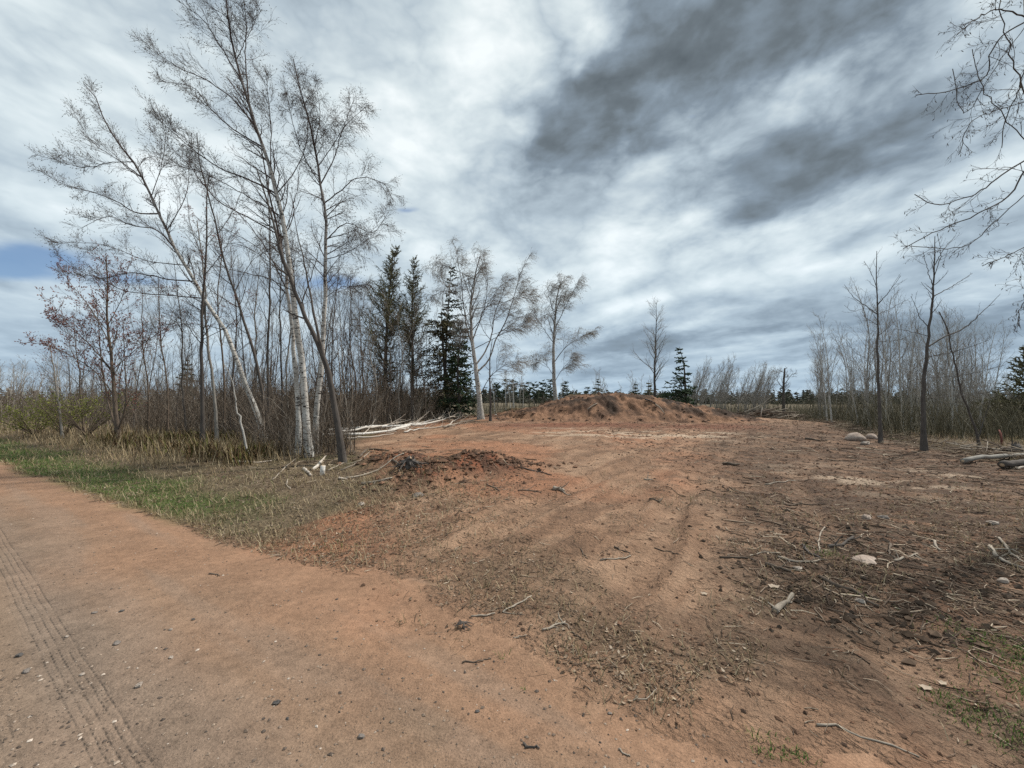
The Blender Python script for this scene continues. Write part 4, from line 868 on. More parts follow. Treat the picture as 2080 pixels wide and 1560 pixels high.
NTH = 'first second third fourth fifth sixth seventh eighth ninth tenth eleventh twelfth thirteenth fourteenth'.split()
rows = [1010, 1030, 1042, 1062, 1075, 1090, 1102, 1118, 1150, 1160, 1172, 1005, 1085, 1192]
scatter(pp, [((px - 1040) / FPX * y, y) for px, y in ((r, 88 + 14 * rg.uniform()) for r in rows)], LI, GI, rg, .42, 1.0, tilt=.03)
for k, o in enumerate(sorted([o for o in COL.objects if o.name.startswith('pine_tree') and o.parent is None], key=lambda o: o.location.x / o.location.y)):
    o['label'] = 'far dark green pine, %s from the big birch in the row towards the mound' % NTH[k]

# far wood that reads as one band
M_FAR = vary_mat('far_wood', [(0, (.035, .045, .032)), (.5, (.06, .066, .045)), (.8, (.11, .10, .078)), (1, (.19, .175, .15))])
def far_wood(name, label, px0, px1, y0, y1, n, hmin, hmax, seed, mat):
    rng = np.random.RandomState(seed); mb = MB()
    Y = rng.uniform(y0, y1, n); X = (rng.uniform(px0, px1, n) - 1040) / FPX * Y; H = rng.uniform(hmin, hmax, n); z0 = height(X, Y, False)
    m = 34; idx = np.repeat(np.arange(n), m); t = rng.uniform(.05, 1, n * m); az = rng.uniform(0, 2 * np.pi, n * m); L = ((1.05 - t) * .28 + .10) * H[idx] * rng.uniform(.6, 1.5, n)[idx] + .15
    o = np.stack([X[idx], Y[idx], z0[idx] + t * H[idx]], 1); d = np.stack([np.cos(az) * L, np.sin(az) * L, -.25 * L + .2 * rng.normal(size=n * m) * L], 1)
    tubes(mb, np.stack([o, o + d * .5, o + d], 1), np.stack([.16 + 0 * L, .22 * H[idx] / 6, .03 + 0 * L], 1), 3, 0, rnd=rng.uniform(0, 1, n * m))
    tubes(mb, np.stack([np.c_[X, Y, z0], np.c_[X, Y, z0 + H]], 1), np.c_[np.full(n, .12), np.full(n, .02)], 4, 1)
    tag(mb.build(name, [mat, BK['dark']]), label, 'wood', kind='stuff')
far_wood('far_woodland', 'far dark band of woods along the horizon', 880, 2120, 170, 300, 1200, 2.5, 7.5, 5, M_FAR)
far_wood('far_woodland', 'far low wood behind the thicket on the left', -60, 900, 90, 140, 200, 2.5, 5, 6, M_TWIGB)

# brush: nobody could count the stems
def brush(name, label, n, px0, px1, y0, y1, h, twig, seed, reject=None, r=.006, tw=5, lean=.25, sub=True, hpow=1.0):
    rng = np.random.RandomState(seed)
    Y = y0 + (y1 - y0) * rng.uniform(size=n * 2); X = (rng.uniform(px0, px1, n * 2) - 1040) / FPX * Y
    ok = np.ones(len(X), bool) if reject is None else ~reject(X, Y)
    ok &= fbm(X * .5, Y * .5, 3, seed) > rng.uniform(.2, .62, len(X))
    X, Y = X[ok][:n], Y[ok][:n]; n = len(X)
    H = h * rng.uniform(.35, 1.15, n) ** hpow * (.6 + .8 * fbm(X * .4, Y * .4, 2, seed + 1)); Z = height(X, Y) - .03
    dx, dy = rng.normal(size=n) * lean, rng.normal(size=n) * lean; ts = np.linspace(0, 1, 4)
    P = np.stack([np.stack([X + dx * H * t ** 1.6, Y + dy * H * t ** 1.6, Z + H * t], 1) for t in ts], 1); P[:, 1:3] += rng.normal(size=(n, 2, 3)) * .04
    rr = (r * rng.uniform(.6, 1.5, n))[:, None] * np.array([1, .85, .6, .3]); mb = MB(); cl = rng.uniform(0, 1, n)
    tubes(mb, P, rr, 3, 0, rnd=cl)
    if sub:
        Q, QR = spawn(P, rr, tw, .3, 1, .34, 36, 3, .4, (0, 0, 0), .15, .6, r, r * .35, .4, True, rng); tubes(mb, Q, QR, 3, 0, rnd=np.repeat(cl, tw))
    tag(mb.build(name, twig), label, 'brush', kind='stuff')
rej = lambda x, y: (clearing_in(x, y) > -.3) | (road_t(x, y) < 5.0 + 2.0 * smooth(6, 16, road_s(x, y)))
brush('brush_thicket', 'dense brown bare brush filling the wood on the left', 7500, -40, 900, 10.5, 30, 1.9, M_TWIGB, 201, rej, .009, 5, .32, True, 1.9)
brush('brush_thicket', 'brown bare brush among the feet of the big birches', 800, 330, 760, 9.0, 13, .85, M_TWIGB, 202, rej, .005, 4)
brush('brush_thicket', 'grey brown bare brush at the foot of the right-hand thicket', 5200, 1630, 2130, 14.0, 36, 1.45, M_TWIGO, 203, lambda x, y: clearing_in(x, y) > -.4, .008, 4, .25, True, 1.6)
brush('brush_thicket', 'pale weedy brush in the field behind the mound', 4200, 960, 1700, 32, 60, 1.2, M_TWIGO, 204, None, .012, 3, .25, True, 2.0)
brush('brush_thicket', 'tall brown brush deep in the left wood', 2600, -40, 900, 28, 46, 2.8, M_TWIGB, 205, None, .014, 4, .2, True, 1.6)
brush('brush_thicket', 'low brown brush over the far field on the right', 3500, 1450, 2130, 38, 90, 1.7, M_TWIGO, 206, None, .02, 2, .2, True, 2.2)

# a shrub coming into leaf
def leafy_shrub(name, label, c, w, h, n, seed, mat=M_GLEAF, size=.05):
    rng = np.random.RandomState(seed); root = empty(name, (c[0], c[1], gz(*c[:2])), label, 'shrub'); org = np.array(root.location)
    k = 26; az = rng.uniform(0, 2 * np.pi, k); L = rng.uniform(.5, 1, k)
    P = np.stack([np.stack([org[0] + np.cos(az) * w * L * t ** 1.2, org[1] + np.sin(az) * w * L * t ** 1.2, org[2] - .03 + h * (1.25 - .5 * L) * t], 1) for t in np.linspace(0, 1, 5)], 1)
    R = np.tile(radii(.014, .004, 5), (k, 1)); mb = MB(); tubes(mb, P, R, 4, 0); mb.build('stems', BK['brown'], root, org)
    Q, QR = spawn(P, R, 7, .25, 1, .4, 45, 4, .3, (0, 0, 0), .15, .6, .006, .003, .4, True, rng)
    mb = MB(); tubes(mb, Q, QR, 3, 0); add_leaves(mb, Q, n, size, 1, rng); mb.build('foliage', [BK['brown'], mat], root, org)
def add_leaves(mb, Q, per, size, mat, rng):
    M, K, _ = Q.shape; idx = np.repeat(np.arange(M), per); t = rng.uniform(.1, 1, len(idx)) * (K - 1.001); i = t.astype(int); f = (t - i)[:, None]
    o = Q[idx, i] * (1 - f) + Q[idx, i + 1] * f + rng.normal(size=(len(idx), 3)) * size * .8
    a = rng.normal(size=(len(idx), 3)); a /= np.linalg.norm(a, axis=1, keepdims=True); b = np.cross(a, rng.normal(size=a.shape)); b /= np.linalg.norm(b, axis=1, keepdims=True)
    s = size * rng.uniform(.6, 1.4, (len(idx), 1)); n = len(idx)
    V = np.stack([o, o + a * s * .55 + b * s * .3, o + a * s * 1.1, o + a * s * .55 - b * s * .3], 1).reshape(-1, 3)
    q = np.arange(4 * n).reshape(n, 4); mb.add(V, None, q, mat, None, np.repeat(rng.uniform(0, 1, n), 4))
for (px, py, w, h, lb, sd) in [(8, 862, 1.3, 1.5, 'yellow green leafing shrub at the left edge above the grass strip', 1), (70, 868, 1.2, 1.9, 'second yellow green leafing shrub, beside the one at the left edge', 2), (118, 862, 1.3, 2.2, 'taller greenish brown leafing shrub left of the red maple', 3)]:
    leafy_shrub('leafing_shrub', lb, G(px, 893)[:2] + np.array([0, 1.0]), w * 1.25, h * .85, 9 if sd < 3 else 4, 300 + sd, size=.06)

# ------------------------------------------------------------------ things lying on the ground
def on_ground(px, K, lift):
    pts = np.array([G(a, b) for a, b in px]); p = resample(pts, K)
    p[:, 2] = height(p[:, 0], p[:, 1]) + lift
    return p
def stick(name, label, px, r, bark='dead', forks=(), cat='stick', group=None, tip=.5, K=9, raise_=None, seed=0, jit=.006, caps=True):
    """a lying stick or log; forks: (start 0..1, photo end, radius)"""
    rng = np.random.RandomState(seed + int(px[0][0]) + int(px[0][1]))
    p = on_ground(px, K, r * .75)
    if raise_ is not None: p[:, 2] += np.interp(np.linspace(0, 1, K), np.linspace(0, 1, len(raise_)), raise_)
    p[1:-1] += rng.normal(size=(K - 2, 3)) * np.array([jit, jit, jit * .4])
    org = p[0].copy(); mb = MB(); rr = radii(r, r * tip, K) * (1 + .12 * rng.normal(size=K) * (r > .006)); tubes(mb, p, rr, 7 if r > .02 else 5, 0, caps=caps, wob=.06)
    if .008 < r < .05 and K > 5 and bark != 'log':          # knots and snapped side twigs
        nb_ = rng.randint(2, 5); Q, QR = spawn(p[None], rr[None], nb_, .12, .95, min(.22, r * 9), 50, 4, .05, (0, 0, 0), .2, .5, r * .55, .002, .2, rng=rng); Q[..., 2] = np.maximum(Q[..., 2], height(Q[..., 0], Q[..., 1]) + .004); tubes(mb, Q, QR, 4, 0)
    for t, e, fr in forks:
        i = int(t * (K - 1)); g = G(*e); g[2] += fr; q = resample(np.array([p[i], (p[i] + g) / 2 + rng.normal(size=3) * .01, g]), 6); q[1:, 2] = np.maximum(q[1:, 2], height(q[1:, 0], q[1:, 1]) + fr * .6)
        tubes(mb, q, radii(fr, fr * .4, 6), 5, 0)
    return tag(mb.build(name, BK[bark], origin=org), label, cat, group)
S = [  # photo points, radius, bark, label, forks
 ([(475, 940), (519, 942), (555, 937)], .028, 'log', 'short white birch pole lying in the grass before the crooked white sapling'),
 ([(554, 976), (575, 955), (603, 932)], .016, 'dead', 'thin pale stick propped at the foot of the birches, left of the white cut pieces'),
 ([(635, 957), (649, 944), (662, 928)], .036, 'log', 'white birch piece slanting up to the right below the tallest birch'),
 ([(617, 955), (633, 968)], .034, 'log', 'short white birch chunk beside the white stub'),
 ([(666, 957), (682, 949), (700, 940)], .016, 'dead', 'brown stick lying across the foot of the dark leaning tree'),
 ([(689, 958), (724, 941), (740, 930), (753, 918)], .018, 'dead', 'long brown stick rising to the right past the dark leaning tree'),
 ([(730, 930), (753, 914), (790, 917)], .030, 'brown', 'dark broken branch on red soil right of the dark leaning tree'),
 ([(698, 973), (756, 961), (796, 937), (825, 921)], .022, 'dead', 'long pale brown pole pointing at the small root stump'),
 ([(688, 974), (705, 976)], .026, 'log', 'small white stick end at the near end of the long brown pole'),
 ([(735, 984), (770, 979), (797, 973)], .022, 'dead', 'greyish half-buried stick in dry grass below the long brown pole'),
 ([(797, 936), (810, 944), (823, 952)], .024, 'brown', 'short dark stick touching the left of the small root stump'),
 ([(584, 975), (583, 988), (590, 995)], .014, 'log', 'small bent white twig in the grass at the foot of the birches'),
 ([(1052, 997), (1075, 998), (1100, 1003)], .012, 'brown', 'forked dark stick lying left of the wood chunk', [(.45, (1088, 985), .007)]),
 ([(1058, 952), (1088, 957), (1121, 966)], .014, 'dark', 'dark crooked branch at the foot of the pushed-up soil ridge'),
 ([(989, 984), (1000, 990), (1015, 999)], .013, 'brown', 'short dark stick at the right end of the soil ridge', [(.5, (1004, 980), .007)]),
 ([(1123, 995), (1146, 1001)], .040, 'dead', 'split wood chunk in the middle of the bare soil'),
 ([(1320, 1015), (1334, 1019), (1346, 1014)], .016, 'brown', 'curved dark bark scrap right of the wood chunk'),
 ([(1308, 975), (1326, 975)], .018, 'dead', 'pale flat splinter in the far middle of the bare soil'),
 ([(1219, 1139), (1250, 1137), (1281, 1131)], .0085, 'dead', 'thin pale stick lying flat, nearer of the two crossing ahead of the litter'),
 ([(1248, 1112), (1265, 1120), (1281, 1125)], .0075, 'brown', 'thin dark stick just behind the thin flat pale stick'),
 ([(1329, 1115), (1355, 1120), (1379, 1127)], .006, 'brown', 'thin dark twig lying alone right of the two crossing sticks'),
 ([(1179, 1115), (1186, 1128), (1194, 1135)], .006, 'brown', 'small curved dark twig left of the two crossing sticks'),
 ([(1461, 1134), (1490, 1134), (1515, 1135), (1536, 1142)], .012, 'brown', 'dark stick reaching from bare soil into the debris on the right'),
 ([(1523, 1132), (1550, 1125), (1585, 1125)], .009, 'dead', 'pale arched stick behind the dark stick at the edge of the debris'),
 ([(1581, 1133), (1605, 1140), (1627, 1144), (1665, 1140)], .012, 'dead', 'long pale stick in the debris ending near a tuft of grass'),
 ([(1554, 1149), (1580, 1155), (1607, 1164)], .020, 'brown', 'short thick dark stick below the long pale stick in the debris'),
 ([(1631, 1108), (1654, 1131), (1669, 1137)], .014, 'dark', 'blackish stick slanting down into the debris'),
 ([(1665, 1123), (1664, 1096), (1670, 1080), (1677, 1071)], .010, 'dead', 'pale stick pointing away, beside the blackish stick'),
 ([(1581, 1075), (1605, 1078), (1634, 1084)], .007, 'brown', 'thin twig on bare soil behind the debris heap'),
 ([(1592, 1025), (1640, 1026), (1677, 1025)], .013, 'brown', 'thin straight stick lying level on the right of the bare soil'),
 ([(1554, 985), (1585, 981), (1615, 977)], .014, 'dead', 'pale curved stick on the right of the bare soil, behind the level stick'),
 ([(1635, 892), (1660, 895), (1681, 898)], .032, 'brown', 'dark pole lying on the far right shoulder of the bare soil'),
 ([(1469, 944), (1485, 945), (1502, 945)], .034, 'brown', 'short brown log end lying alone at the far right of the drive'),
 ([(1574, 1247), (1590, 1233), (1600, 1225), (1610, 1211)], .0225, 'dead', 'thick greyish brown broken stick in the right foreground'),
 ([(1666, 1175), (1700, 1194), (1747, 1210), (1764, 1226), (1786, 1236)], .018, 'brown', 'long crooked root lying beside the white stone'),
 ([(1659, 1475), (1696, 1476), (1733, 1491), (1801, 1513), (1868, 1541)], .006, 'dead', 'long thin bent stem in the bottom right foreground'),
 ([(2011, 1113), (2028, 1134), (2057, 1151), (2085, 1160)], .020, 'dead', 'grey curved stick at the right edge, nearer of two'),
 ([(2029, 1094), (2042, 1108), (2057, 1128), (2085, 1147)], .013, 'dead', 'thin crooked stick at the right edge behind the grey curved stick'),
 ([(1898, 1101), (1902, 1112), (1910, 1121)], .014, 'dead', 'short bent pale stick in the dark soil on the right'),
 ([(1817, 1141), (1840, 1132), (1864, 1126)], .011, 'dead', 'pale stick with a side twig in the dark soil on the right', [(.95, (1885, 1142), .008)]),
 ([(1808, 1106), (1809, 1128), (1820, 1138)], .013, 'brown', 'dark hooked stick left of the stick with a side twig'),
 ([(1683, 1115), (1699, 1110), (1734, 1093)], .018, 'dark', 'charred looking stick with a pale end amid the dark soil'),
 ([(957, 1254), (985, 1252), (1006, 1248)], .007, 'dead', 'pale thin stick left of the slanting stick in the near litter'),
 ([(1021, 1246), (1053, 1229), (1080, 1212)], .008, 'dead', 'pale stick slanting up to the right in the near litter', [(.05, (1066, 1250), .004)]),
 ([(1102, 1281), (1125, 1273), (1148, 1265)], .009, 'dead', 'pale thick forked stick in the middle foreground', [(.95, (1156, 1280), .006), (.9, (1134, 1244), .005), (.45, (1137, 1256), .004)]),
 ([(1161, 1285), (1181, 1298), (1196, 1307)], .005, 'brown', 'thin dark twig below the forked stick'),
 ([(1043, 1297), (1056, 1295), (1067, 1292)], .005, 'dead', 'small pale twig left of the forked stick'),
 ([(939, 1349), (969, 1345), (998, 1339)], .005, 'brown', 'thin brown twig half sunk in the orange sand'),
 ([(1062, 1512), (1077, 1517), (1096, 1523)], .006, 'dark', 'dark twig lying on sand at the bottom middle'),
 ([(1287, 1424), (1313, 1421), (1328, 1409), (1329, 1396)], .004, 'dead', 'curled pale straw stalk in the bottom middle litter'),
 ([(1257, 1523), (1268, 1530), (1280, 1538)], .004, 'dead', 'short straw-coloured twig at the bottom middle right'),
 ([(425, 1166), (436, 1167), (447, 1171)], .006, 'brown', 'small dark twig alone on the road sand'),
]
for s in S: stick('log' if s[1] >= .03 else 'stick', s[3], s[0], s[1], s[2], s[4] if len(s) > 4 else (), 'log' if s[1] >= .03 else 'stick', tip=.6)
def stub(name, label, px, py, h, r, bark):
    g = G(px, py); mb = MB(); P = np.array([g + (0, 0, -.05), g + (0, 0, h * .5), g + (.01, 0, h)]); tubes(mb, P, np.array([r * 1.1, r, r * .95]), 8, 0, caps=True)
    return tag(mb.build(name, BK[bark], origin=g), label, 'stump')
stub('cut_stump', 'small upright white cut stub in the grass below the tallest birch', 655, 965, .19, .05, 'log')
def root_stump(name, label, px, py, size, seed, bark='dark', n=9, cat='stump'):
    """a torn-out stump: a stubby body with roots going every way"""
    rng = np.random.RandomState(seed); g = G(px, py); root = empty(name, g, label, cat)
    ks = np.linspace(0, 1, 7); cen = g + np.stack([rng.normal(size=7) * .05 * size, rng.normal(size=7) * .05 * size, ks * size * .8 - .04], 1)
    mb = MB(); tubes(mb, cen, np.interp(ks, [0, .3, .7, 1], [.42, .30, .24, .17]) * size, 10, 0, caps=True, wob=.28)
    for q in range(7):                               # splintered top
        o = cen[-1] + np.r_[rng.normal(size=2) * .11 * size, -.1 * size]; tubes(mb, np.array([o, o + (rng.normal() * .04 * size, 0, size * rng.uniform(.15, .42))]), np.array([.06, .01]) * size, 4, 0)
    mb.build('body', BK[bark], root, g)
    az = rng.uniform(0, 2 * np.pi, n); P = np.stack([np.stack([g[0] + np.cos(az) * size * t * rng.uniform(.7, 1.4, n), g[1] + np.sin(az) * size * t, g[2] + size * (.45 * (1 - t) + rng.uniform(-.05, .25, n) * t) + .01], 1) for t in (0, .4, .75, 1.1)], 1); P[:, 1:] += rng.normal(size=(n, 3, 3)) * .08 * size
    mb = MB(); tubes(mb, P, np.tile(radii(.10 * size, .02 * size, 4), (n, 1)), 4, 0); mb.build('roots', BK[bark], root, g)
root_stump('root_stump', 'small dark torn-out root stump on the red soil ridge', 832, 950, .26, 1, n=14)
root_stump('root_clump', 'small dark root clump at the edge of the near litter', 942, 1276, .06, 2, n=12, cat='root')
root_stump('root_stump', 'dark upturned stump at the right edge above the grey logs', 2066, 925, .42, 3, n=12)
# pieces on the mound
for k, (lb, a, b, r, bk) in enumerate([('pale root sticking out of the left face of the mound', (1192, 833), (1213, 820), .035, 'dead'), ('pale root hanging down the right face of the mound', (1331, 822), (1350, 842), .035, 'dead'), ('dark root under the crest on the right of the mound', (1310, 812), (1332, 822), .05, 'dark')]):
    p0, p1 = mound_pt(*a), mound_pt(*b); P = resample(np.array([p0, (p0 + p1) / 2 + (0, -.08, .05), p1]), 6) + (0, -.04, .02); mb = MB(); tubes(mb, P, radii(r, r * .5, 6), 6, 0, caps=True); tag(mb.build('root', BK[bk], origin=p0), lb, 'root')

# fallen white birches: each stem a log with its own branches
def fallen(label, px, r, seed, nb=0, lift=0.0, bark='log', name='fallen_birch', group=None, blen=1.2, tip=.35):
    rng = np.random.RandomState(seed); K = 14; p = on_ground(px, K, r + lift); p[:, 2] += np.abs(rng.normal(size=K)) * .02
    org = p[0].copy(); root = empty(name, org, label, 'log', group); mb = MB(); tubes(mb, p, radii(r, r * tip, K), 8, 0, caps=True, wob=.04); mb.build('trunk', BK[bark], root, org)
    if nb:
        Q, QR = spawn(p[None], radii(r, r * tip, K)[None], nb, .45, 1, blen, 28, 6, .25, (0, 0, 0), .1, .5, .03, .008, .3, rng=rng)
        Q[..., 2] = np.maximum(Q[..., 2], height(Q[..., 0], Q[..., 1]) + .02); mb = MB(); tubes(mb, Q, QR, 5, 0)
        W, WR = spawn(Q, QR, 4, .3, 1, .4, 35, 4, .2, (0, 0, 0), .12, .6, .012, .005, .3, True, rng); tubes(mb, W, WR, 3, 0); mb.build('branches', BK[bark], root, org)
fallen('longest fallen white birch along the far side of the log row', [(640, 886), (700, 881), (760, 876), (812, 873), (860, 864)], .085, 1, 9, .06)
fallen('nearer fallen white birch of the log row, starting behind the tallest birch', [(595, 893), (660, 889), (720, 887), (780, 882), (830, 873)], .07, 2, 8)
fallen('thin white pole lying before the log row', [(700, 893), (750, 890), (800, 884)], .035, 3)
fallen('fallen birch top with many white branches at the right end of the log row', [(790, 879), (840, 869), (880, 858), (918, 846)], .05, 4, 14, .05, blen=1.5)
fallen('white branch pile end leaning low right of the log row', [(820, 880), (870, 872), (925, 866)], .035, 5, 9, .0, blen=1.0)
fallen('forked white branch by itself right of the fallen birch top', [(910, 869), (924, 858), (937, 851)], .03, 6, 4, .05, blen=.7)
fallen('bent white birch top lying over the right end of the log row', [(835, 872), (880, 866), (915, 853), (950, 848)], .04, 9, 14, .12, blen=1.3)
fallen('grey branchy top lying flat between the log row and the big spreading birch', [(900, 872), (935, 862), (962, 858)], .045, 10, 12, .03, 'dead', blen=1.0)
fallen('white pole lying across the middle of the log row', [(680, 890), (740, 882), (790, 872), (835, 861)], .04, 11, 5, .16, blen=.9)
fallen('pale broken log on the ground right of the big spreading birch', [(1006, 850), (1018, 845), (1032, 840)], .08, 7, 2, .06, blen=.6)
fallen('long thin white log at the far left foot of the mound', [(1020, 851), (1060, 847), (1085, 842), (1100, 838)], .045, 8)
# brush pile
def brush_pile():
    rng = np.random.RandomState(9); y = 26.6; gx = lambda px: (px - 1040) / FPX * y; c0 = np.array([gx(1545), y, gz(gx(1545), y)]); x0, x1 = gx(1480), gx(1622)
    n = 130; a = rng.uniform(x0, x1, n); L = rng.uniform(.6, 2.4, n); ang = rng.normal(size=n) * .35 + np.where(rng.uniform(size=n) < .5, 0, math.pi); el = rng.normal(size=n) * .12 + .08
    hump = np.interp(a, [x0, x0 + (x1 - x0) * .45, x1], [.12, .62, .14]); z = gz(c0[0], y) + rng.uniform(0, 1, n) * hump
    o = np.stack([a, y + rng.normal(size=n) * .45, z], 1); d = np.stack([np.cos(ang) * np.cos(el), np.sin(ang), np.sin(el)], 1)
    P = np.stack([o - d * L[:, None] * .5, o + rng.normal(size=(n, 3)) * .04, o + d * L[:, None] * .5], 1); P[..., 2] = np.maximum(P[..., 2], height(P[..., 0], P[..., 1]) + .02)
    r = rng.uniform(.012, .05, n); root = empty('brush_pile', (c0[0], y, gz(c0[0], y)), 'heaped brush pile of cut branches at the end of the drive', 'brush pile'); org = np.array(root.location)
    dark = rng.uniform(size=n) < .68
    for i in range(n):
        mb = MB(); tubes(mb, P[i], np.array([r[i], r[i] * .9, r[i] * .6]), 5, 0, caps=True); mb.build('branch', BK['brown' if dark[i] else 'dead'], root, org)
    base = at(1510, 838, y); g2 = at(1583, 806, y + .4)
    for k in range(3):
        q = resample(np.array([base + (0, 0, -.1 * k), (base + g2) / 2 + (.1 * k, 0, .08 * k), g2 + (-.5 * k, 0, .05 * k)]), 7); mb = MB(); tubes(mb, q, radii(.03, .008, 7), 5, 0); mb.build('branch', BK['dead'], root, org)
brush_pile()
g = np.array([(1544 - 1040) / FPX * 25.6, 25.6, 0]); g[2] = gz(g[0], g[1]); mb = MB(); tubes(mb, np.array([g + (0, 0, -.1), g + (.05, 0, .35), g + (.11, 0, .66)]), np.array([.03, .03, .028]), 4, 0, caps=True); tag(mb.build('stake', BK['log'], origin=g), 'short white stake standing before the brush pile', 'stake')
# logs at the right edge
fallen('upper grey log lying at the right edge of the bare soil', [(1956, 943), (2000, 937), (2050, 931), (2110, 925)], .055, 21, 0, .02, 'grey', 'grey_log', tip=.9)
fallen('lower dark log at the right edge, nearest the camera', [(2036, 952), (2060, 949), (2110, 944)], .075, 22, 0, .0, 'dark', 'dark_log', tip=.9)
fallen('thin pale pole lying in front of the lower dark log', [(2064, 954), (2090, 952), (2120, 950)], .025, 23, 0, .0, 'log', 'pale_pole')
fallen('dark log end poking out of the slash heap above the grey log', [(2046, 884), (2062, 886), (2100, 890)], .08, 24, 0, .35, 'dark', 'dark_log', tip=.9)
def slash(label, cx, cy, n, w, seed):
    rng = np.random.RandomState(seed); g = G(cx, cy); root = empty('slash_heap', g, label, 'branches'); o = g + np.stack([rng.normal(size=n) * w, rng.normal(size=n) * w * .6, rng.uniform(.02, .32, n)], 1)
    o[:, 2] = height(o[:, 0], o[:, 1]) + rng.uniform(.02, .22, n); a = rng.uniform(0, 2 * np.pi, n); L = rng.uniform(.2, .8, n); d = np.stack([np.cos(a), np.sin(a), rng.normal(size=n) * .25], 1) * L[:, None]
    for i in range(n):
        P = np.stack([o[i] - d[i] * .5, o[i] + rng.normal(size=3) * .02, o[i] + d[i] * .5]); P[:, 2] = np.maximum(P[:, 2], height(P[:, 0], P[:, 1]) + .01); mb = MB(); r = rng.uniform(.006, .018); tubes(mb, P, np.array([r, r * .9, r * .5]), 4, 0); mb.build('branch', BK['dead' if rng.uniform() < .5 else 'brown'], root, g)
slash('tangle of broken branches in front of the dark stump at the right edge', 2035, 922, 60, .75, 31)
stick('tree_snag', 'reddish broken stem standing in the branch tangle at the right', [(2036, 905), (2031, 902)], .036, 'rust', cat='stump', raise_=[0, .35, .42], K=5, jit=0)

# ---- rocks and stones
def rock(name, label, px, py, size, mat, seed, squash=.6, sink=.3, cat='stone', group=None):
    rng = np.random.RandomState(seed); g = G(px, py); n, m = 12, 8
    th = np.linspace(0, 2 * np.pi, n, endpoint=False); ph = np.linspace(-np.pi / 2, np.pi / 2, m); T, Pp = np.meshgrid(th, ph)
    d = np.stack([np.cos(Pp) * np.cos(T), np.cos(Pp) * np.sin(T), np.sin(Pp)], -1); k = 1 + .16 * rng.normal(size=T.shape)
    for _ in range(9):                               # chip flat facets off it
        nrm = rng.normal(size=3); nrm /= np.linalg.norm(nrm); lim = rng.uniform(.62, .95); dd = (d * nrm).sum(-1); k = np.where(dd > .05, np.minimum(k, lim / np.maximum(dd, .05)), k)
    k[0], k[-1] = k[0].mean(), k[-1].mean()
    sc = np.array([rng.uniform(.85, 1.15), rng.uniform(.6, .9), squash]) * size / 2; v = d * k[..., None] * sc; a = rng.uniform(-.5, .5); v[..., 0], v[..., 1] = v[..., 0] * np.cos(a) - v[..., 1] * np.sin(a), v[..., 0] * np.sin(a) + v[..., 1] * np.cos(a)
    v = v + g + (0, 0, size / 2 * squash * (1 - 2 * sink)); i = np.arange(m - 1)[:, None] * n + np.arange(n); i2 = np.arange(m - 1)[:, None] * n + (np.arange(n) + 1) % n
    q = np.stack([i, i2, i2 + n, i + n], -1).reshape(-1, 4); mb = MB(); mb.add(v.reshape(-1, 3), None, q, 0)
    return tag(mb.build(name, mat, origin=g, smoothed=size > .38), label, cat, group)
rock('boulder', 'largest pinkish boulder at the right edge of the clearing', 1735, 894, .74, M_ROCK, 1, .50, .32, 'boulder')
rock('boulder', 'second pinkish boulder behind, by the foot of the slender young tree', 1770, 892, .56, M_ROCK, 2, .55, .3, 'boulder')
rock('boulder', 'small pale boulder in front of the two pinkish boulders', 1758, 903, .36, M_ROCKW, 3, .45, .3, 'boulder')
for (px, py, s, mt, lb) in [(1760, 1054, .14, M_ROCK, 'pinkish stone left of its twin in the dark soil on the right'), (1794, 1055, .14, M_ROCKG, 'brownish stone right of its twin in the dark soil'), (2016, 1066, .13, M_ROCKW, 'pale stone near the right edge of the dark soil'), (1621, 1158, .09, M_ROCKW, 'flat pale stone in the stick debris'), (2037, 1184, .10, M_ROCKW, 'pale stone at the right edge below the curved sticks'),
    (1757, 1140, .24, M_ROCK, 'half-buried tan rock in the middle of the dark debris'), (1748, 1224, .085, M_ROCKW, 'bright white stone beside the crooked root'), (735, 1026, .13, M_ROCKW, 'white stone at the edge of the dry grass'), (849, 1008, .26, M_ROCKG, 'mossy half-buried rock below the soil ridge'),
    (562, 1430, .042, M_ROCKD, 'dark blue grey stone alone on the road'), (281, 1395, .048, M_ROCKW, 'pale stone on the road right of the tyre track'), (237, 1308, .045, M_ROCKG, 'grey stone on the road right of the tyre track, farther than the pale one'), (54, 1366, .040, M_ROCKG, 'purplish grey stone left of the tyre track'), (192, 1247, .034, M_ROCKG, 'dark stone, left of the pair far up the road'), (247, 1243, .036, M_ROCKD, 'dark stone, right of the pair far up the road'),
    (347, 1281, .030, M_ROCKW, 'cream pebble on the middle of the road'), (392, 1260, .028, M_ROCKD, 'small dark pebble by the paler soil streak'), (584, 1462, .022, M_ROCKD, 'small black pebble below the blue grey stone'), (39, 1333, .044, M_ROCKD, 'dark flat stone at the left edge of the road'), (168, 1371, .032, M_ROCKW, 'whitish pebble beside the tyre track'), (136, 1294, .028, M_ROCKW, 'white pebble on the tyre track'), (969, 1447, .024, M_ROCKD, 'small black stone on the near sand'), (1239, 1452, .026, M_ROCKG, 'small grey stone beside the litter at the bottom'), (734, 1499, .036, M_ROCKG, 'flat grey stone sunk in the sand at the bottom'), (347, 1338, .03, M_ROCKW, 'pale pebble in the scraped streak on the road')]:
    rock('stone', lb, px, py, s, mt, px + py, .5 if s < .2 else .38, .22 if s < .2 else .45)
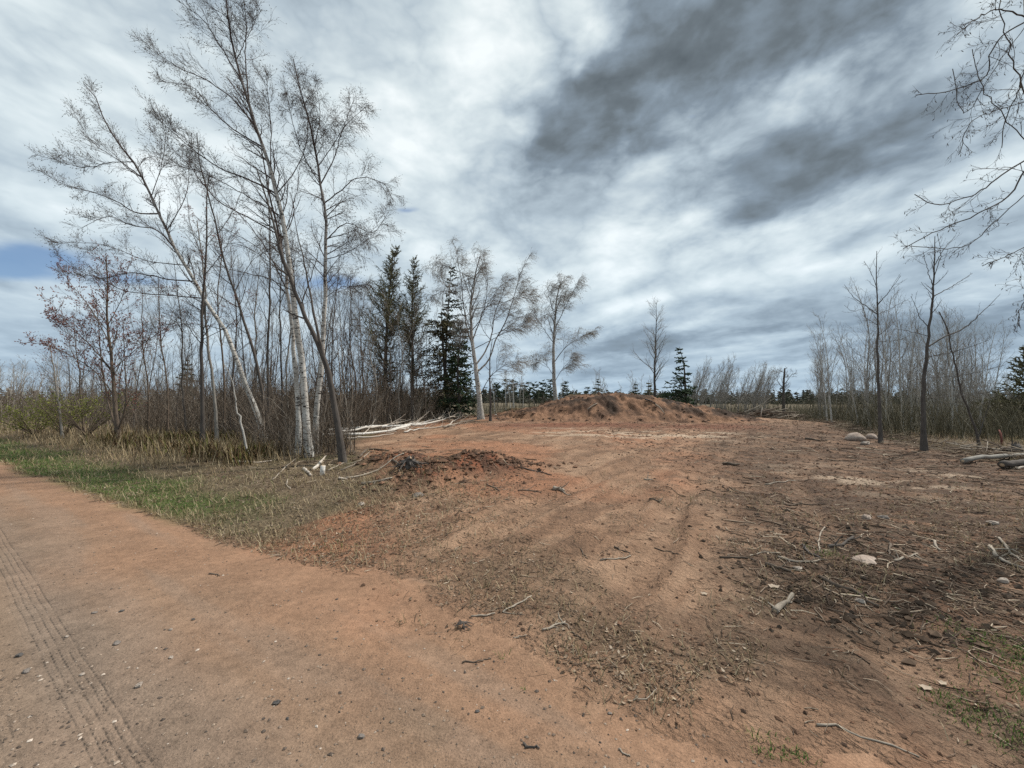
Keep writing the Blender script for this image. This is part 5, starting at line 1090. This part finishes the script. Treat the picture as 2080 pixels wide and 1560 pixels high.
# a few big pale scraps on the soil
def scrap(name, label, px, py, size, seed, mat=M_LEAF, rn=.97, cat='leaf'):
    rng = np.random.RandomState(seed); g = G(px, py) + (0, 0, .012); n = 13; t = np.linspace(0, 2 * np.pi, n, endpoint=False); r = size * .5 * (1 + .38 * np.cos(5 * t) * rng.uniform(.5, 1, n) + .12 * rng.normal(size=n))
    v = np.stack([np.cos(t) * r, np.sin(t) * r * .7, .10 * r * np.cos(2 * t + 1) + .12 * r * rng.uniform(0, 1, n)], 1) + g; mb = MB(); mb.add(np.concatenate([v, [g + (0, 0, -.004)]]), [(n, i, (i + 1) % n) for i in range(n)], None, 0, None, rn)
    tag(mb.build(name, mat, origin=g), label, cat)
scrap('fallen_leaf', 'large pale curled leaf on bare soil above the thick broken stick', 1572, 1194, .085, 1)
scrap('fallen_leaf', 'pale pinkish leaf near the green tufts at the bottom right', 1881, 1402, .06, 2); scrap('fallen_leaf', 'whitish leaf right of the pale pinkish leaf', 1914, 1391, .05, 3)
scrap('bark_scrap', 'cream torn bark scrap on bare soil right of the forked stick', 1431, 1209, .06, 4, cat='bark')
scrap('bark_scrap', 'small white bark chip in the middle of the drive', 1325, 1079, .035, 5, cat='bark')

# ------------------------------------------------------------------ ground cover nobody could count
def sample(n, x0, x1, y0, y1, dens, seed, near=True):
    rng = np.random.RandomState(seed); m = n * 6
    Y = np.exp(rng.uniform(np.log(y0), np.log(y1), m)) if near else rng.uniform(y0, y1, m); X = rng.uniform(-1.32, 1.32, m) * Y * 1.0 if near else rng.uniform(x0, x1, m)
    k = (X > x0) & (X < x1) & (rng.uniform(size=m) < np.clip(dens(X, Y), 0, 1)); X, Y = X[k][:n], Y[k][:n]
    return X, Y, rng
OCT = np.array([(1, 0, 0), (0, 1, 0), (-1, 0, 0), (0, -1, 0), (0, 0, 1), (0, 0, -1)], float); OCF = np.array([(0, 1, 4), (1, 2, 4), (2, 3, 4), (3, 0, 4), (1, 0, 5), (2, 1, 5), (3, 2, 5), (0, 3, 5)])
def lumps(name, label, X, Y, size, rng, mat, cat, flat=.6, smoothed=False):
    n = len(X); Z = height(X, Y); V = OCT[None] * (1 + .35 * rng.uniform(-1, 1, (n, 6, 1))) * size[:, None, None] * np.stack([rng.uniform(.7, 1.3, n), rng.uniform(.7, 1.3, n), np.full(n, flat)], 1)[:, None, :]
    a = rng.uniform(0, 6.28, n); c, s = np.cos(a)[:, None], np.sin(a)[:, None]; V = np.stack([V[..., 0] * c - V[..., 1] * s, V[..., 0] * s + V[..., 1] * c, V[..., 2]], -1) + np.stack([X, Y, Z + size * flat * .35], 1)[:, None]
    mb = MB(); mb.add(V.reshape(-1, 3), (OCF[None] + np.arange(n)[:, None, None] * 6).reshape(-1, 3), None, 0, None, np.repeat(rng.uniform(0, 1, n), 6)); tag(mb.build(name, mat, smoothed=smoothed), label, cat, kind='stuff')
road_d = lambda x, y: (road_t(x, y) < 2.1) * (.35 + 1.2 * smooth(.4, -.3, road_t(x, y) - .6) * smooth(.4, .7, fbm(x * 1.5, y * 1.5, 3, 9)))
X, Y, r_ = sample(9000, -16, 3, 1.3, 13, road_d, 401); lumps('gravel', 'loose gravel strewn over the dirt road', X, Y, .0022 + .0085 * r_.uniform(0, 1, len(X)) ** 5, r_, M_PEB, 'gravel')
cl_d = lambda x, y: smooth(-.2, .3, clearing_in(x, y)) * (road_t(x, y) > 2.3) * (.12 + smooth(2.0, 5, x) * .9 + np.exp(-((x + 1.4) ** 2 + (y - 7.7) ** 2) / 1.4) * 5 + np.exp(-((x + 2.4) ** 2 + (y - 9) ** 2) / 1.0) * 4 + smooth(17, 20, y) * .3)
X, Y, r_ = sample(22000, -6, 17, 1.8, 24, cl_d, 402); lumps('soil_clods', 'crumbled soil clods over the bare ground', X, Y, (.005 + .030 * r_.uniform(0, 1, len(X)) ** 5) * (.5 + .06 * Y), r_, M_CLOD, 'clods', .55)
def mound_clods():
    X, Y, Z, r = mound_place(1300, 5); n = len(X); size = .015 + .10 * r.uniform(0, 1, n) ** 5
    V = OCT[None] * (1 + .4 * r.uniform(-1, 1, (n, 6, 1))) * size[:, None, None] * np.array([1.3, 1, .6]) + np.stack([X, Y, Z + size * .1], 1)[:, None]
    mb = MB(); mb.add(V.reshape(-1, 3), (OCF[None] + np.arange(n)[:, None, None] * 6).reshape(-1, 3), None, 0, None, np.repeat(r.uniform(0, .8, n) ** 1.5, 6)); tag(mb.build('mound_clods', M_CLOD, smoothed=False), 'dark clods and crumbs lying on the dirt mound', 'clods', kind='stuff')
mound_clods()
def bank_clods():
    r = np.random.RandomState(6); n = 1500; q3 = r.uniform(size=n) < .35; u3, w3 = r.normal(size=n) * .7, r.normal(size=n) * .22; k = r.uniform(size=n) < .65; u, w = r.normal(size=n) * .62, r.normal(size=n) * .34
    X = np.where(k, -1.5 + u * .62 * 1.1 - w * .78, -2.5 + r.normal(size=n) * .5); Y = np.where(k, 7.6 + u * .78 * 1.1 + w * .62, 8.9 + r.normal(size=n) * .3)
    X, Y = np.where(q3, -.35 + u3 * .85 - w3 * .53, X), np.where(q3, 8.35 + u3 * .53 + w3 * .85, Y)
    lumps('bank_clods', 'broken dark red clods on the pushed-up soil ridge left of the drive', X, Y, .012 + .065 * r.uniform(0, 1, n) ** 3.5, r, M_CLOD, 'clods', .6)
bank_clods()
def leaves(name, label, X, Y, size, rng, mat, cat):
    n = len(X); Z = height(X, Y) + .004; a = rng.uniform(0, 6.28, n); tl = rng.normal(size=(n, 2)) * .28; u = np.stack([np.cos(a), np.sin(a), tl[:, 0]], 1); w = np.stack([-np.sin(a), np.cos(a), tl[:, 1]], 1); o = np.stack([X, Y, Z + size * .15], 1); s = size[:, None]
    V = np.stack([o - u * s, o + w * s * .55 - (0, 0, 0) + u * s * .1, o + u * s + np.array([0, 0, 1]) * s * .3, o - w * s * .55 + u * s * .1], 1).reshape(-1, 3); i = np.arange(n)[:, None] * 4
    mb = MB(); mb.add(V, np.concatenate([i + [0, 1, 3], i + [1, 2, 3]]), None, 0, None, np.repeat(rng.uniform(0, 1, n) ** 1.3, 4)); tag(mb.build(name, mat, smoothed=False), label, cat, kind='stuff')
def litter_d(x, y):
    t, s = road_t(x, y), road_s(x, y); nA = fbm(x * .8, y * .8, 4, 51) * .6 + fbm(x * 2.6, y * 2.6, 4, 52) * .4; ci = clearing_in(x, y)
    verge = (t > road_edge(x, y) - .05) * smooth(6.5, 4, t) * smooth(2.0, 3.6, s) * .8
    mouth = smooth(.47, .64, nA) * smooth(1.9, 2.4, t) * smooth(4.3, 3.0, t) * smooth(3.6, 2.0, s) * .55
    right = smooth(.46, .62, nA) * smooth(1.2, 3.0, x + .25 * (y - 3)) * smooth(9, 4, y) * (t > 2.1) * .7
    wood = (ci < -.2) * (t > 4) * .5
    return verge + mouth + right + wood
X, Y, r_ = sample(21000, -20, 14, 1.4, 20, litter_d, 403); leaves('leaf_litter', 'brown dead leaves scattered on verge and soil', X, Y, (.006 + .015 * r_.uniform(0, 1, len(X)) ** 2.2) * (.75 + .05 * Y), r_, M_LEAF, 'leaves')
def blades(name, label, X, Y, h, rng, mat, cat, lie=.5, w=.0025):
    n = len(X); Z = height(X, Y) - .005; a = rng.uniform(0, 6.28, n); L = h * rng.uniform(.5, 1.3, n); k = lie * rng.uniform(.4, 1.5, n); k = np.clip(k, 0, 1.4); dx, dy = np.cos(a) * np.sin(k), np.sin(a) * np.sin(k); ww = (w * (1 + .18 * Y))[:, None]
    o = np.stack([X, Y, Z], 1); p = np.stack([-np.sin(a), np.cos(a), 0 * a], 1) * ww; m = o + np.stack([dx * L * .5, dy * L * .5, np.cos(k * .6) * L * .6], 1); t = o + np.stack([dx * L * 1.05, dy * L * 1.05, np.cos(k) * L], 1)
    V = np.stack([o - p, o + p, m + p * .7, m - p * .7, t], 1).reshape(-1, 3); i = np.arange(n)[:, None] * 5
    mb = MB(); mb.add(V, i + [3, 2, 4], i + [0, 1, 2, 3], 0, None, np.repeat(rng.uniform(0, 1, n), 5)); tag(mb.build(name, mat, smoothed=False), label, cat, kind='stuff')
def green_d(x, y):
    t, s = road_t(x, y), road_s(x, y); nA = fbm(x * .8, y * .8, 4, 51)
    strip = (t > road_edge(x, y) + .1) * smooth(3.9, 3.1, t + 1.0 * (nA - .5)) * smooth(4.8, 8.0, s + 3 * (fbm(x * 2, y * 2, 3, 66) - .5)) * 1.0
    verge = (t > road_edge(x, y) + .15) * smooth(5.6, 4.0, t) * smooth(2.2, 4.5, s) * .22 * smooth(.48, .62, fbm(x * 1.6, y * 1.6, 4, 67))
    tuft = 0
    for px, py, rr in [(1960, 1440, .14), (2060, 1390, .16), (2060, 1330, .2), (2075, 1500, .10), (1680, 1125, .12), (1750, 1210, .08), (1560, 1520, .06), (1620, 1535, .05), (1065, 1405, .018), (1185, 1345, .02), (1155, 1325, .015), (1020, 1335, .025), (930, 1420 - 90, .01), (1990, 1300, .16)]:
        g = TUF[(px, py)]; tuft = tuft + 1.0 * np.exp(-((x - g[0]) ** 2 + (y - g[1]) ** 2) / rr ** 2)
    return strip + verge + tuft
TUF = {k: G(*k) for k in [(1960, 1440), (2060, 1390), (2060, 1330), (2075, 1500), (1680, 1125), (1750, 1210), (1560, 1520), (1620, 1535), (1065, 1405), (1185, 1345), (1155, 1325), (1020, 1335), (930, 1330), (1990, 1300)]}
X, Y, r_ = sample(20000, -24, 8, 1.5, 18, green_d, 404); blades('grass', 'short green grass along the road edge and in tufts', X, Y, (.025 + .006 * Y) * (.6 + .8 * fbm(X * 3, Y * 3, 2, 68)), r_, M_GRASS, 'grass', .8, .0018)
straw_d = lambda x, y: (road_t(x, y) > road_edge(x, y)) * (clearing_in(x, y) < .4) * smooth(9, 4.5, road_t(x, y)) * smooth(3, 5, road_s(x, y)) * (.12 + .8 * smooth(.48, .66, fbm(x * 1.1, y * 1.1, 4, 73))) + np.exp(-((x + 1.9) ** 2 + (y - 6.9) ** 2) / 1.1) * .8 + litter_d(x, y) * .35 + (clearing_in(x, y) < -.1) * (x > 8) * .5
X, Y, r_ = sample(19000, -24, 22, 1.4, 26, straw_d, 405); blades('dry_grass', 'dead straw-coloured grass on the verge and among the litter', X, Y, .07 + .011 * Y, r_, M_STRAW, 'grass', .95, .0018)
X, Y, r_ = sample(3200, -30, -5, 9, 26, lambda x, y: (road_t(x, y) > 3.6 + .2 * smooth(8, 20, road_s(x, y))) * smooth(9.5, 6, road_t(x, y)) * smooth(7, 11, road_s(x, y)), 406); blades('tall_dry_grass', 'taller pale dry grass between the green strip and the brush', X, Y, .42 + 0 * Y, r_, M_STRAW, 'grass', .5, .0025)
X, Y, r_ = sample(5500, -16, -6, 9, 17, lambda x, y: smooth(4.3, 5, road_t(x, y)) * smooth(8, 6.3, road_t(x, y)) * smooth(.42, .6, fbm(x * .5, y * .5, 3, 55)), 407); blades('low_shrubs', 'low reddish green undergrowth at the feet of the maples', X, Y, .40 + 0 * Y, r_, vary_mat('undergrowth', [(0, (.06, .035, .02)), (.5, (.10, .065, .03)), (1, (.11, .12, .03))]), 'undergrowth', .5, .005)
def twig_litter(n, dens, seed, x0, x1, y0, y1, label, L=.10, bark='dead', r=.0022):
    X, Y, rng = sample(n, x0, x1, y0, y1, dens, seed); n = len(X); a = rng.uniform(0, 6.28, n); ln = L * rng.uniform(.3, 1.6, n) * (.6 + .08 * Y); ts = (-.5, 0, .5); bend = rng.normal(size=n) * .12
    P = np.stack([np.stack([X + np.cos(a + bend * t * 4) * ln * t, Y + np.sin(a + bend * t * 4) * ln * t, 0 * X], 1) for t in ts], 1); P[..., 2] = height(P[..., 0], P[..., 1]) + .003 + rng.uniform(0, .012, (n, 3)) * (.5 + .1 * Y)[:, None]
    mb = MB(); rr = r * rng.uniform(.6, 1.8, n) * (.6 + .11 * Y); tubes(mb, P, rr[:, None] * np.array([1, .9, .5]), 3, 0); tag(mb.build('twig_litter', M_TWIGM, smoothed=True), label, 'twigs', kind='stuff')
M_TWIGM = vary_mat('ground_twig', [(0, (.06, .042, .032)), (.55, (.15, .105, .075)), (.85, (.30, .23, .17)), (1, (.48, .40, .30))])
twig_litter(6500, lambda x, y: litter_d(x, y) * .8 + cl_d(x, y) * .5 + .06 * (road_t(x, y) > 2.4), 408, -12, 16, 1.5, 22, 'fine twigs and bark bits scattered over soil and litter')
twig_litter(1500, lambda x, y: np.exp(-((x + 3.4) ** 2 / 3 + (y - 9.6) ** 2 / 2)) + np.exp(-((x - 11.5) ** 2 / 2.5 + (y - 10.6) ** 2 / 1.5)) + .55 * smooth(2.2, 4.5, x) * smooth(9, 6, y) * smooth(.42, .6, fbm(x, y, 3, 69)) + .3 * smooth(7, 9, x) * smooth(15, 11, y), 409, -8, 14, 2.4, 16, 'broken twigs around the birch feet and the slash heap', L=.26, r=.005)
def edge_slash():
    rng = np.random.RandomState(61); n = 9000; X, Y = rng.uniform(8, 19, n), rng.uniform(5, 26, n); ci = clearing_in(X, Y); k = (ci > -1.3) & (ci < .45) & (rng.uniform(size=n) < np.exp(-((ci + .35) / .55) ** 2)); X, Y = X[k][:1500], Y[k][:1500]; n = len(X)
    a = rng.uniform(0, 6.28, n); L = rng.uniform(.12, .95, n) ** 1.4; el = rng.normal(size=n) * .22; P = np.stack([np.stack([X + np.cos(a) * L * t, Y + np.sin(a) * L * t, 0 * X], 1) for t in (-.5, -.1, .5)], 1); P[:, 1] += rng.normal(size=(n, 3)) * .03
    P[..., 2] = height(P[..., 0], P[..., 1]) + .012 + np.abs(rng.normal(size=n) * .07)[:, None] + np.stack([0 * el, el * L * .3, el * L], 1).clip(0); mb = MB(); r = rng.uniform(.004, .014, n); tubes(mb, P, r[:, None] * np.array([1, .9, .5]), 4, 0); tag(mb.build('slash_debris', M_TWIGM), 'broken branches and bark strewn along the right edge of the clearing', 'debris', kind='stuff')
edge_slash()
M_SOD = vary_mat('sod', [(0, (.030, .022, .016)), (.6, (.075, .050, .034)), (1, (.15, .10, .068))])
DB = [(G(1690, 1120), .75), (G(1800, 1180), .8), (G(1880, 1120), .9), (G(1720, 1210), .5)]
twig_litter(1300, lambda x, y: sum(np.exp(-((x - g[0]) ** 2 + (y - g[1]) ** 2) / r ** 2) for g, r in DB), 410, 1, 9, 2.2, 8, 'tangle of dark twigs and torn roots in the debris on the right', L=.17, r=.0035)
X, Y, r_ = sample(2600, 1, 9, 2.2, 8, lambda x, y: sum(np.exp(-((x - g[0]) ** 2 + (y - g[1]) ** 2) / r ** 2) for g, r in DB), 411); lumps('debris_clods', 'dark torn sods in the debris on the right', X, Y, .006 + .035 * r_.uniform(0, 1, len(X)) ** 4, r_, M_SOD, 'clods', .6)
